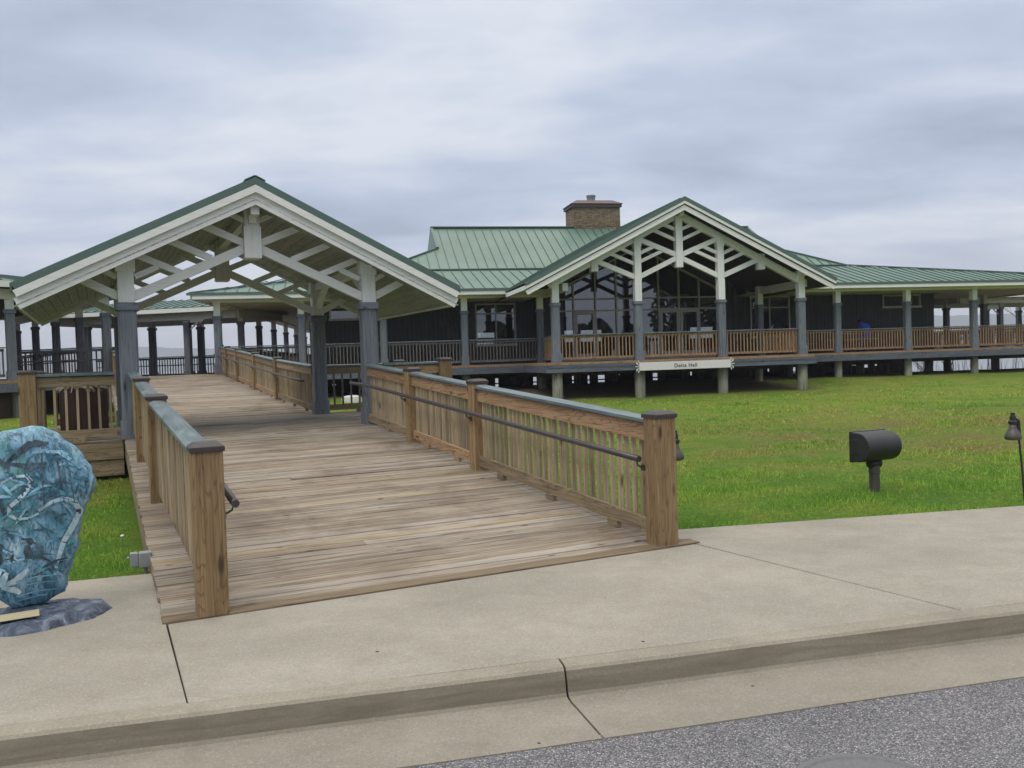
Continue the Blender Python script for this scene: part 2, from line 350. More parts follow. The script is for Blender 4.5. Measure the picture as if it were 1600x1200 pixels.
def grass_mat():
    m = MT('grass_blades'); g = lawn_colour(m, True)
    ge = m.n('ShaderNodeNewGeometry')
    g = m.value(g, m.rng(ge.outputs['Random Per Island'], 0, 1, 0.6, 1.5))
    m.base(g).rough(0.6).spec(0.25)
    tr = m.n('ShaderNodeBsdfTranslucent'); m.l(g, tr.inputs[0]); ms = m.n('ShaderNodeMixShader'); ms.inputs[0].default_value = 0.3
    m.l(m.b.outputs[0], ms.inputs[1]); m.l(tr.outputs[0], ms.inputs[2]); m.l(ms.outputs[0], m.out.inputs[0]); return m.m
M['grass'] = grass_mat()
def water():
    m = MT('bay_water'); n = m.noise(m.coord('World', scale=(0.4, 0.9, 1)), 1.0, 4, 0.6)
    m.base((0.10, 0.115, 0.12)).rough(0.12).spec(0.9).bump(n, 0.25, 0.25); return m.m
M['water'] = water()
M['hill'] = simple('wooded_far_shore', S(58, 78, 84), 0.95, 0.1, var=0.3, sc=0.02)

# ------------------------------------------------------------------ mesh builder
class MB:
    def __init__(self): self.v = []; self.f = []; self.mi = []
    def add(self, vs, fs, mi=0):
        o = len(self.v); self.v += [tuple(p) for p in vs]; self.f += [tuple(i + o for i in q) for q in fs]; self.mi += [mi] * len(fs); return self
    def hexa(self, p, mi=0):   # 4 bottom (ccw) + 4 top
        return self.add(p, [(3, 2, 1, 0), (4, 5, 6, 7), (0, 1, 5, 4), (1, 2, 6, 5), (2, 3, 7, 6), (3, 0, 4, 7)], mi)
    def box(self, c, s, mi=0):
        x, y, z = c; a, b, d = s[0] / 2, s[1] / 2, s[2] / 2
        return self.hexa([(x - a, y - b, z - d), (x + a, y - b, z - d), (x + a, y + b, z - d), (x - a, y + b, z - d), (x - a, y - b, z + d), (x + a, y - b, z + d), (x + a, y + b, z + d), (x - a, y + b, z + d)], mi)
    def beam(self, p, q, w, h, mi=0, up=(0, 0, 1)):   # bar from p to q, w across, h along 'up'
        p = Vector(p); q = Vector(q); d = (q - p).normalized(); s = d.cross(Vector(up))
        if s.length < 1e-4: s = Vector((1, 0, 0))
        s.normalize(); u = s.cross(d); s *= w / 2; u *= h / 2
        return self.hexa([p - s - u, p + s - u, q + s - u, q - s - u, p - s + u, p + s + u, q + s + u, q - s + u], mi)
    def prism(self, poly, z0, z1, mi=0):
        n = len(poly); vs = [(x, y, z0) for x, y in poly] + [(x, y, z1) for x, y in poly]
        return self.add(vs, [tuple(range(n - 1, -1, -1)), tuple(range(n, 2 * n))] + [(i, (i + 1) % n, n + (i + 1) % n, n + i) for i in range(n)], mi)
    def slab(self, poly3, t, mi=0):   # polygon in space thickened by t along minus its normal
        ps = [Vector(p) for p in poly3]; nrm = (ps[1] - ps[0]).cross(ps[2] - ps[0]).normalized(); n = len(ps)
        vs = [p - nrm * t for p in ps] + ps
        return self.add(vs, [tuple(range(n - 1, -1, -1)), tuple(range(n, 2 * n))] + [(i, (i + 1) % n, n + (i + 1) % n, n + i) for i in range(n)], mi)
    def tube(self, path, r, n=10, mi=0, caps=True):
        P = [Vector(p) for p in path]; o = len(self.v); rings = []
        for i, p in enumerate(P):
            d = (P[min(i + 1, len(P) - 1)] - P[max(i - 1, 0)]).normalized()
            a = Vector((0, 0, 1)) if abs(d.z) < 0.9 else Vector((1, 0, 0))
            s = d.cross(a).normalized(); u = s.cross(d); rr = r[i] if isinstance(r, (list, tuple)) else r
            rings.append([p + (s * math.cos(2 * math.pi * k / n) + u * math.sin(2 * math.pi * k / n)) * rr for k in range(n)])
        vs = [q for g in rings for q in g]; fs = []
        for i in range(len(P) - 1):
            for k in range(n):
                fs.append((i * n + k, i * n + (k + 1) % n, (i + 1) * n + (k + 1) % n, (i + 1) * n + k))
        if caps: fs += [tuple(range(n - 1, -1, -1)), tuple((len(P) - 1) * n + k for k in range(n))]
        return self.add(vs, fs, mi)
    def lathe(self, prof, c=(0, 0, 0), n=24, mi=0):
        vs = []; fs = []
        for r, z in prof:
            for k in range(n):
                t = 2 * math.pi * k / n; vs.append((c[0] + r * math.cos(t), c[1] + r * math.sin(t), c[2] + z))
        for i in range(len(prof) - 1):
            for k in range(n): fs.append((i * n + k, i * n + (k + 1) % n, (i + 1) * n + (k + 1) % n, (i + 1) * n + k))
        fs += [tuple(range(n - 1, -1, -1)), tuple((len(prof) - 1) * n + k for k in range(n))]
        return self.add(vs, fs, mi)
    def chamfer(self, cx, cy, w, z0, z1, ch, mi=0, w2=None):
        w2 = w2 or w
        def ring(w, z):
            a = w / 2; c = ch
            return [(cx - a + c, cy - a, z), (cx + a - c, cy - a, z), (cx + a, cy - a + c, z), (cx + a, cy + a - c, z), (cx + a - c, cy + a, z), (cx - a + c, cy + a, z), (cx - a, cy + a - c, z), (cx - a, cy - a + c, z)]
        return self.add(ring(w, z0) + ring(w2, z1), [tuple(range(7, -1, -1)), tuple(range(8, 16))] + [(i, (i + 1) % 8, 8 + (i + 1) % 8, 8 + i) for i in range(8)], mi)
    def mesh(self, name, mats):
        me = bpy.data.meshes.new(name); me.from_pydata(self.v, [], self.f)
        for m in (mats if isinstance(mats, (list, tuple)) else [mats]): me.materials.append(m)
        if any(self.mi): me.polygons.foreach_set('material_index', self.mi)
        me.update(); return me
    def build(self, name, mats, parent=None, org=None, smooth=False, bevel=0):
        if org is None: org = parent.get('_o', (0, 0, 0)) if parent is not None else (0, 0, 0)
        if any(abs(q) > 1e-9 for q in org):
            self.v = [(x - org[0], y - org[1], z - org[2]) for x, y, z in self.v]
        o = bpy.data.objects.new(name, self.mesh(name, mats)); COL.objects.link(o)
        if parent is not None: o.parent = parent
        if smooth:
            for p in o.data.polygons: p.use_smooth = True
        if bevel:
            b = o.modifiers.new('edge_bevel', 'BEVEL'); b.width = bevel; b.segments = 2; b.limit_method = 'ANGLE'
        o['_o'] = tuple(org)
        return o

def label(o, text, cat, group=None):
    o['label'] = text; o['category'] = cat
    if group: o['group'] = group
    return o
def structure(o): o['kind'] = 'structure'; return o
class Frame:
    def __init__(self, x, y, ang): self.x, self.y, self.a = x, y, ang; self.c, self.s = math.cos(ang), math.sin(ang)
    def w(self, p): return (self.x + self.c * p[0] - self.s * p[1], self.y + self.s * p[0] + self.c * p[1], p[2])
    def inv(self, x, y):
        dx, dy = x - self.x, y - self.y; return (self.c * dx + self.s * dy, -self.s * dx + self.c * dy)
def thing(name, text, cat, frame, org=(0, 0, 0), group=None):
    e = bpy.data.objects.new(name, None); COL.objects.link(e); e.empty_display_size = 0.2
    e.location = frame.w(org); e.rotation_euler = (0, 0, frame.a); e['_o'] = tuple(org)
    return label(e, text, cat, group)
def place(o, frame, org=None):     # a one-mesh thing or structure built in frame coordinates
    org = org or o['_o']; o.location = frame.w(org); o.rotation_euler = (0, 0, frame.a); return o
def copy_part(src, parent, loc):
    c = src.copy(); COL.objects.link(c); c.parent = parent; c.location = loc
    for ch in list(src.children):
        d = ch.copy(); COL.objects.link(d); d.parent = c
    return c

WK = Frame(-2.293, 5.539, math.atan2(.4320, .9019))      # boardwalk: x across, y up the ramp
HB = Frame(1.72, 32.48, R(11.5))                         # hall: x along the front, y into the building
W0 = Frame(0, 0, 0)

def sstep(a, b, x):
    t = np.clip((x - a) / (b - a), 0, 1); return t * t * (3 - 2 * t)
def ground_h(x, y):
    x = np.asarray(x, float); y = np.asarray(y, float)
    dx, dy = x - HB.x, y - HB.y; a = HB.c * dx + HB.s * dy; b = -HB.s * dx + HB.c * dy
    z = -0.03 + 0.42 * sstep(-1.5, 5.5, b) * sstep(28, 8, a) + 0.30 * sstep(-1.5, 5.5, b) * sstep(8, 28, a)
    z = z + 0.32 * sstep(-8, -13, a) * sstep(-14, -4, b) * sstep(5.5, -1.5, b)
    z = z - 0.10 * sstep(-2.6, -4.5, x) * sstep(16, 10, y) * sstep(5, 8, y)
    z = z - 2.9 * sstep(7, 34, b)
    # road side: everything in front of the kerb lies lower
    k = -math.sin(R(13.8)) * (x + 2.47) + math.cos(R(13.8)) * (y - 4.0)
    ed = np.where(x > -1, 8.62 + (x - 5.13) * .169, 6.77 + (x + 3.6) * .31)
    z = np.where((k < 0.6) | (y < ed - .85), -0.42, z)
    return z

# ------------------------------------------------------------------ ground, water, far shore
def build_ground():
    xs = np.unique(np.concatenate([np.arange(-40, 60, 0.7), np.array([-400, -250, -160, -110, -80, -60, -50, 70, 85, 110, 160, 250, 400])]))
    ys = np.unique(np.concatenate([np.arange(-2, 84, 0.7), np.array([-90, -60, -40, -20, -8, 95])]))
    X, Y = np.meshgrid(xs, ys); Z = ground_h(X, Y)
    Z += 0.03 * np.sin(X * 1.3 + 1.7 * np.sin(Y * 0.6)) * np.sin(Y * 1.1) * sstep(11, 16, Y)
    nx, ny = len(xs), len(ys); vs = np.stack([X, Y, Z], -1).reshape(-1, 3).tolist()
    fs = [(j * nx + i, j * nx + i + 1, (j + 1) * nx + i + 1, (j + 1) * nx + i) for j in range(ny - 1) for i in range(nx - 1)]
    o = structure(MB().add(vs, fs).build('ground', M['ground'], smooth=True))
    w = MB().add([(-6000, 46, -1.5), (6000, 46, -1.5), (6000, 5200, -1.5), (-6000, 5200, -1.5)], [(0, 1, 2, 3)]).build('water', M['water']); structure(w)
    # wooded bluffs across the bay
    m = MB(); n = 260; xs = np.linspace(-2600, 3000, n)
    ang = xs / 2200.0
    top = 60 + 14 * np.sin(ang * 2.2 + 1.0) + 9 * np.sin(ang * 6.3 + 0.4) + 4 * np.sin(ang * 15 + 2) + 1.5 * np.sin(ang * 47) + 16 * sstep(0.25, 0.7, ang) + 10 * sstep(-0.38, -0.44, ang)
    rows = []
    for dy, h in ((-120, 0.0), (-60, 0.55), (0, 1.0), (120, 1.02), (300, 0.0)):
        rows.append([(float(x), 2200 + dy - 0.00004 * float(x) ** 2 + 20 * math.sin(x * 0.01), -2 + h * float(t) + (1.6 * math.sin(x * .37) * math.sin(x * .11) if h else 0)) for x, t in zip(xs, top)])
    vs = [p for r in rows for p in r]; fs = [(j * n + i, j * n + i + 1, (j + 1) * n + i + 1, (j + 1) * n + i) for j in range(len(rows) - 1) for i in range(n - 1)]
    structure(m.add(vs, fs).build('hills', M['hill'], smooth=True))
build_ground()

# ------------------------------------------------------------------ road, kerb, pavement
KF = Frame(-2.47, 4.0, R(13.8))      # kerb frame: x along the kerb, y towards the building
def build_street():
    m = MB(); nx = 1500; rows = [-60.0, -20, -8, -4, -2, -1.2, -0.66]
    vs = []
    for j, y in enumerate(rows):
        for i in range(nx + 1):
            x = -40 + 100 * i / nx; yy = y + (0.022 * math.sin(x * 2.1) + 0.014 * math.sin(x * 7.3 + 1) + 0.008 * math.sin(x * 23) + random.uniform(-.009, .009) if j == len(rows) - 1 else 0)
            vs.append((x, yy, -0.146 - 0.02 * (-(y + 0.6)) * (1 if y > -4 else 0) - (0.07 if y <= -4 else 0)))
    fs = [(j * (nx + 1) + i, j * (nx + 1) + i + 1, (j + 1) * (nx + 1) + i + 1, (j + 1) * (nx + 1) + i) for j in range(len(rows) - 1) for i in range(nx)]
    place(structure(m.add(vs, fs).build('road', M['asphalt'])), KF)
    # kerb and gutter pan, cast in lengths with open joints
    prof = [(0.0, 0.0), (-0.075, -0.004), (-0.102, -0.011), (-0.118, -0.026), (-0.13, -0.07), (-0.143, -0.135), (-0.154, -0.153), (-0.2, -0.161), (-0.7, -0.142), (-0.7, -0.35), (0.0, -0.35)]
    cuts = [-36, -30, -24, -18, -12, -6.4, -3.3, 2.7557, 8.9, 15, 21, 27, 33, 39, 45, 52]
    k = MB(); g = MB()
    for a, b in zip(cuts[:-1], cuts[1:]):
        for mbb, lo, hi in ((k, 0, 6), (g, 6, 8)):
            pr = prof[lo:hi + 1]; pts = pr + [(pr[-1][0], -0.35), (pr[0][0], -0.35)]
            n = len(pts); st = max(2, int((b - a) / 0.35))
            vs = []
            for i in range(st + 1):
                x = a + 0.006 + (b - a - 0.012) * i / st; wob = 0.004 * math.sin(x * 1.7) + 0.003 * math.sin(x * 5.1)
                vs += [(x, y + wob * (0.3 < -y / 0.7 + .5), z) for y, z in pts]
            fs = [(i * n + q, (i + 1) * n + q, (i + 1) * n + (q + 1) % n, i * n + (q + 1) % n) for i in range(st) for q in range(n)]
            fs += [tuple(range(n)), tuple(st * n + q for q in range(n - 1, -1, -1))]
            mbb.add(vs, fs)
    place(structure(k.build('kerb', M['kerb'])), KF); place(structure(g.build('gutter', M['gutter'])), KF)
    # pavement slabs, in world metres
    s = MB(); kd = (math.cos(R(13.8)), math.sin(R(13.8))); kn = (-kd[1], kd[0])
    def K(t, off=0.006): return (-2.47 + kd[0] * t + kn[0] * off, 4.0 + kd[1] * t + kn[1] * off)
    lw = (-.4320, .9019)
    left = [K(-30), K(0.833), (-2.300, 5.532), (-2.985, 6.955), (-3.6, 6.77), (-9, 5.2), (-32, -0.5)]
    mid = [K(0.839), K(5.36), (1.545, 7.36), (1.52, 7.362), (-2.289, 5.535)]
    right = [K(5.374), K(50), (48, 15.9), (5.13, 8.62), (1.52, 8.01), (1.29, 7.98), (1.535, 7.385), (1.56, 7.372)]
    for poly in (left, mid, right): s.prism(poly, -0.22, 0.0)
    structure(s.build('sidewalk', M['walk'], bevel=0.006))
    # iron cover in the road, just reaching into view
    c = MB(); c.lathe([(0.34, -0.02), (0.34, 0.0), (0.31, 0.004), (0.30, -0.004), (0.28, -0.004), (0.27, 0.002), (0.12, 0.003), (0.11, -0.003), (0.0, -0.003)], n=40)
    o = c.build('manhole_cover', M['tar']); label(o, 'round dark iron cover set in the grey chip asphalt at the lower edge', 'manhole cover')
    o.location = (1.42, 3.42, -0.152)
build_street()

# ------------------------------------------------------------------ boardwalk
VEND = 29.6
def wz(v):
    if v < 9.0: return 0.063 * v
    if v < 14.2: return 0.567
    return 0.567 + (v - 14.2) * (1.45 - 0.567) / (VEND - 14.2)
def build_walk():
    m = MB(); v = 0.16; bw = 0.14
    while v < VEND:
        segs = [(-0.02, 4.24)]
        if 9.1 < v < 13.55: segs = [(-1.55, -0.03), (-0.02, 2.3), (2.306, 4.24), (4.246, 5.95)] if int(v / bw) % 2 else [(-1.55, 1.1), (1.106, 5.95)]
        elif int(v / bw) % 23 == 9: segs = [(-0.02, 1.7), (1.705, 4.24)]
        for a, b in segs:
            a += random.uniform(-0.007, 0.007); b += random.uniform(-0.007, 0.007)
            z0 = wz(v); z1 = wz(v + bw - 0.010); dz = random.uniform(-0.0035, 0.0035); tl = random.uniform(-0.003, 0.003)
            t = 0.036
            m.hexa([(a, v, z0 - t), (b, v, z0 - t), (b, v + bw - 0.010, z1 - t), (a, v + bw - 0.010, z1 - t),
                    (a, v, z0 + dz), (b, v, z0 + dz + tl), (b, v + bw - 0.010, z1 + dz + tl), (a, v + bw - 0.010, z1 + dz)])
        v += bw
    o = place(structure(m.build('boardwalk', M['deck'], bevel=0.004)), WK)
    e = MB(); e.hexa([(-0.03, 0.0, -0.04), (4.3, 0.0, -0.04), (4.3, 0.15, -0.03), (-0.03, 0.15, -0.03), (-0.03, 0.0, 0.012), (4.3, 0.0, 0.012), (4.3, 0.15, 0.016), (-0.03, 0.15, 0.016)])
    e.build('threshold_board', M['skirt_brown'], o, org=(0, 0, 0), bevel=0.004)
    f = MB(); g = MB()
    for u in (0.0, 2.1, 4.2):
        for a, b in ((0.4, 9.0), (9.0, 14.2), (14.2, VEND)):
            f.hexa([(u - .02, a, wz(a) - .3), (u + .02, a, wz(a) - .3), (u + .02, b, wz(b - .001) - .3), (u - .02, b, wz(b - .001) - .3), (u - .02, a, wz(a) - .037), (u + .02, a, wz(a) - .037), (u + .02, b, wz(b - .001) - .037), (u - .02, b, wz(b - .001) - .037)])
    f.build('stringer', M['wood_y'], o, org=(0, 0, 0))
    for u0, u1 in ((-1.55, -0.04), (4.28, 5.95)):
        for v0 in (9.12, 13.5):
            g.box(((u0 + u1) / 2, v0, 0.395), (u1 - u0, .04, .26)); g.box(((u0 + u1) / 2, v0 + .03, 0.13), (u1 - u0, .04, .265))
        for u in (u0 + .02 if u0 < 0 else u1 - .02,): g.box((u, 11.3, 0.395), (.04, 4.3, .26))
    g.build('rim_board', M['wood_x'], o, org=(0, 0, 0), bevel=0.004)
    s = MB()
    for v in (6, 9.3, 12, 15, 18, 21, 24, 27):
        for u in (0.3, 3.9): s.box((u, v + .2, (wz(v) - .33) / 2 - .1), (.2, .2, wz(v) - .05 + .3))
    s.build('support_post', M['pile'], o, org=(0, 0, 0))
build_walk()

# ------------------------------------------------------------------ timber railings
PROTO = {}
def baluster_mesh(h, mat, w=0.036):
    k = (round(h, 2), mat, w)
    if k not in PROTO:
        b = MB().box((0, 0, h / 2), (w, w, h)); PROTO[k] = b.mesh('baluster', M[mat])
    return PROTO[k]
def post_cap(m, x, y, z, w):
    a, b = w / 2 + .012, w / 2 - .025
    m.box((x, y, z + .012), (2 * a, 2 * a, .034))
    m.add([(x - a, y - a, z + .029), (x + a, y - a, z + .029), (x + a, y + a, z + .029), (x - a, y + a, z + .029), (x - b, y - b, z + .056), (x + b, y - b, z + .056), (x + b, y + b, z + .056), (x - b, y + b, z + .056)],
          [(0, 1, 5, 4), (1, 2, 6, 5), (2, 3, 7, 6), (3, 0, 4, 7), (4, 5, 6, 7)])
def railing(text, posts, ends=(True, True), handrail=None, bal='bal_grey', spacing=0.124, inner=1, group='timber railings along the boardwalk', ph=1.10, pw=0.2):
    """posts: (u, v, z) of each post foot; ends: is there a real post at either end; inner: side of the walk (for handrail and boards)"""
    root = thing('timber_railing', text, 'railing', WK, posts[0], group)
    for i, (u, v, z) in enumerate(posts):
        if (i == 0 and not ends[0]) or (i == len(posts) - 1 and not ends[1]): continue
        m = MB().chamfer(u, v, pw, z - 0.06, z + ph, 0.006)
        p = m.build('post', M['post_z'], root, bevel=0.003)
        c = MB(); post_cap(c, u, v, z + ph, pw); c.build('post_cap', M['postcap'], p, org=root['_o'], bevel=0.004)
    for (u0, v0, z0), (u1, v1, z1) in zip(posts[:-1], posts[1:]):
        P = Vector((u0, v0, z0)); Q = Vector((u1, v1, z1)); d = (Q - P); L = math.hypot(d.x, d.y); h = Vector((d.x, d.y, 0)) / L
        sl = d.z / L
        A = P + Vector((h.x, h.y, sl)) * (pw / 2); B = Q - Vector((h.x, h.y, sl)) * (pw / 2)
        nrm = Vector((-h.y, h.x, 0)) * inner
        up = Vector((0, 0, 1))
        # cap: broad, slightly roofed, green paint
        w = 0.085; m = MB(); z = 1.045
        pr = [(-w, 0), (w, 0), (w, .03), (w * .45, .046), (-w * .45, .046), (-w, .03)]
        vs = [A + nrm * a + up * (z + b) for a, b in pr] + [B + nrm * a + up * (z + b) for a, b in pr]
        m.add(vs, [tuple(range(5, -1, -1)), tuple(range(6, 12))] + [(i, (i + 1) % 6, 6 + (i + 1) % 6, 6 + i) for i in range(6)])
        m.build('rail_cap', M['cap'], root)
        ax = 'y' if abs(h.y) > abs(h.x) else 'x'
        m = MB(); m.beam(A + up * 0.955 + nrm * 0.03, B + up * 0.955 + nrm * 0.03, .036, .155)
        m.build('top_rail', M['rust_' + ax if random.random() < .6 else 'wood_' + ax], root, bevel=0.003)
        m = MB(); m.beam(A + up * 1.02 - nrm * 0.022, B + up * 1.02 - nrm * 0.022, .06, .05)
        m.build('nailer', M['wood_' + ax], root)
        m = MB(); m.beam(A + up * 0.125 + nrm * 0.03, B + up * 0.125 + nrm * 0.03, .036, .13)
        nb = max(1, int(L / 1.3))
        for k in range(nb):
            c = A + (B - A) * ((k + .5) / nb); m.box((c.x + nrm.x * .03, c.y + nrm.y * .03, c.z + .03), (.17 if ax == 'x' else .05, .05 if ax == 'x' else .17, .064))
        m.build('bottom_rail', M['rust_' + ax if random.random() < .5 else 'wood_' + ax], root, bevel=0.003)
        n = max(2, int(round((B - A).length / spacing)))
        me = baluster_mesh(0.90, bal)
        for k in range(n):
            c = A + (B - A) * ((k + .5) / n) + nrm * (-0.008)
            o = bpy.data.objects.new('baluster', me); COL.objects.link(o); o.parent = root
            q = Vector((c.x, c.y, c.z + 0.1)) - Vector(root['_o']); o.location = q
            o.rotation_euler = (random.uniform(-.012, .012), random.uniform(-.012, .012), math.atan2(h.y, h.x) + random.uniform(-.05, .05))
    if handrail:
        (hu, ha, hb, hz) = handrail      # pipe at lateral u, from v=ha to v=hb, height hz over the deck
        m = MB(); pts = [(hu, v, wz(v) + hz) for v in np.linspace(ha, hb, 12)]
        m.tube(pts, 0.027, 14); pipe = m.build('handrail', M['pipe'], root, smooth=False)
        for p in pipe.data.polygons: p.use_smooth = len(p.vertices) == 4
        pu = posts[0][0]; sg = 1 if pu > hu else -1
        bm_ = MB()
        for (u, v, z) in posts:
            if ha - .3 <= v <= hb + .3:
                vv = min(max(v, ha + .04), hb - .04); zz = wz(vv) + hz; f = pu - sg * (pw / 2)
                bm_.tube([(hu, vv, zz - .02), (hu + sg * .01, vv, zz - .06), (hu + sg * .035, vv, zz - .075), (f, vv, zz - .085)], .008, 6)
                bm_.tube([(f + sg * .005, vv, zz - .085), (f - sg * .012, vv, zz - .085)], .03, 10)
        bm_.build('bracket', M['pipe'], root)
    return root

def P(u, v): return (u, v, wz(v))
railing('long ramp railing on the right, with dark pipe handrail, from pavilion to the pavement', [P(4.0, .13), P(4.0, 4.07), P(4.03, 6.68), P(4.03, 9.12)], (True, False), handrail=(3.83, .2, 9.6, .74), inner=-1 * -1, bal='bal_grey')
railing('short near ramp railing on the left beside the painted shell sculpture', [P(.29, .1), P(.2, 3.95), P(.17, 6.75), P(.14, 9.12)], (True, False), handrail=(.455, .0, 8.6, .74), inner=-1)
railing('far ramp railing on the right, five panels climbing from the pavilion to the hall porch', [P(4.0, 13.3), P(4.0, 17.65), P(4.0, 21.3), P(4.0, 24.9), P(4.0, 27.6), P(4.0, 29.6)], (False, True), handrail=(3.83, 13.7, 30.4, .74), inner=1, spacing=0.165)
railing('far ramp railing on the left, seen end on behind the pavilion columns', [P(.15, 13.3), P(.15, 17.65), P(.15, 21.3), P(.15, 24.9), P(.15, 27.6), P(.15, 29.6)], (False, True), inner=-1, spacing=0.165)
Zp = 0.567
railing('side platform railing left of the pavilion, in front of the brown bin', [(-1.35, 9.2, Zp), (.0, 9.2, Zp)], (True, False), inner=-1, spacing=0.155, pw=.24)
railing('left platform end railing running back behind the brown bin', [(-1.42, 9.45, Zp), (-1.42, 13.2, Zp)], (False, True), inner=1)
railing('left platform back railing between dark column and end post', [(-1.3, 13.32, Zp), (.0, 13.32, Zp)], (False, False), inner=-1)
railing('side platform railing right of the front pavilion column', [(4.25, 9.24, Zp), (5.55, 9.24, Zp)], (False, True), inner=-1, spacing=0.155, pw=.24)
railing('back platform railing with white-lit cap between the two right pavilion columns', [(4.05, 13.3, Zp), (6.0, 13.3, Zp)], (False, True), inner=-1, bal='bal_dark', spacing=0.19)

# ------------------------------------------------------------------ columns (grey shaft, collar, cream upper post)
def column_proto(root, w, hs, ht, ch, name='column', taper=1.0, plinth=0.3):
    m = MB(); m.chamfer(0, 0, w * 1.12 + .02, 0, plinth, ch); m.chamfer(0, 0, w * taper, plinth, hs, ch, w2=w)
    o = m.build(name, M['grey_z'], root, org=(0, 0, 0), bevel=0.004)
    c = MB(); c.chamfer(0, 0, w * 1.24, hs, hs + .12, ch); c.build('collar', M['grey_x'], o, org=(0, 0, 0), bevel=0.006)
    t = MB(); t.box((0, 0, (hs + .12 + ht) / 2), (w * .86, w * .86, ht - hs - .12)); t.build('upper_post', M['cream_z'], o, org=(0, 0, 0), bevel=0.006)
    return o

# ------------------------------------------------------------------ standing seam roof plane
def clip_line(poly, p, d):
    lo, hi = -1e9, 1e9; n = len(poly)
    area = sum(poly[i][0] * poly[(i + 1) % n][1] - poly[(i + 1) % n][0] * poly[i][1] for i in range(n))
    sg = 1 if area > 0 else -1
    for i in range(n):
        a = poly[i]; b = poly[(i + 1) % n]; ex, ey = b[0] - a[0], b[1] - a[1]
        nx, ny = -ey * sg, ex * sg
        num = (p[0] - a[0]) * nx + (p[1] - a[1]) * ny; den = d[0] * nx + d[1] * ny
        if abs(den) < 1e-9:
            if num < 0: return None
            continue
        t = -num / den
        if den > 0: lo = max(lo, t)
        else: hi = min(hi, t)
    return (lo, hi) if hi - lo > 0.05 else None
def seam_roof(m, poly3, eave, t=0.05, gap=0.45, hgt=0.035, wid=0.022, phase=0.0):
    """thick metal plane (material 0) with raised seams (material 1) running up the slope; eave = direction of the eave"""
    ps = [Vector(p) for p in poly3]; nrm = (ps[1] - ps[0]).cross(ps[2] - ps[0]).normalized()
    if nrm.z < 0: ps = ps[::-1]; nrm = -nrm
    m.slab(ps, t, 0)
    E = Vector(eave).normalized(); E = (E - nrm * E.dot(nrm)).normalized(); Sv = nrm.cross(E).normalized(); o = ps[0]
    q = [((p - o).dot(E), (p - o).dot(Sv)) for p in ps]
    lo = min(a for a, b in q); hi = max(a for a, b in q); oe = o.dot(E); x = (math.floor((oe + lo) / gap) + 1.0) * gap + .1 - oe; x = x if x > lo + .03 else x + gap
    while x < hi:
        r = clip_line(q, (x, 0), (0, 1))
        if r:
            a = o + E * x + Sv * r[0] + nrm * hgt / 2; b = o + E * x + Sv * r[1] + nrm * hgt / 2
            m.beam(a, b, wid, hgt, 1, up=nrm)
        x += gap
    return m

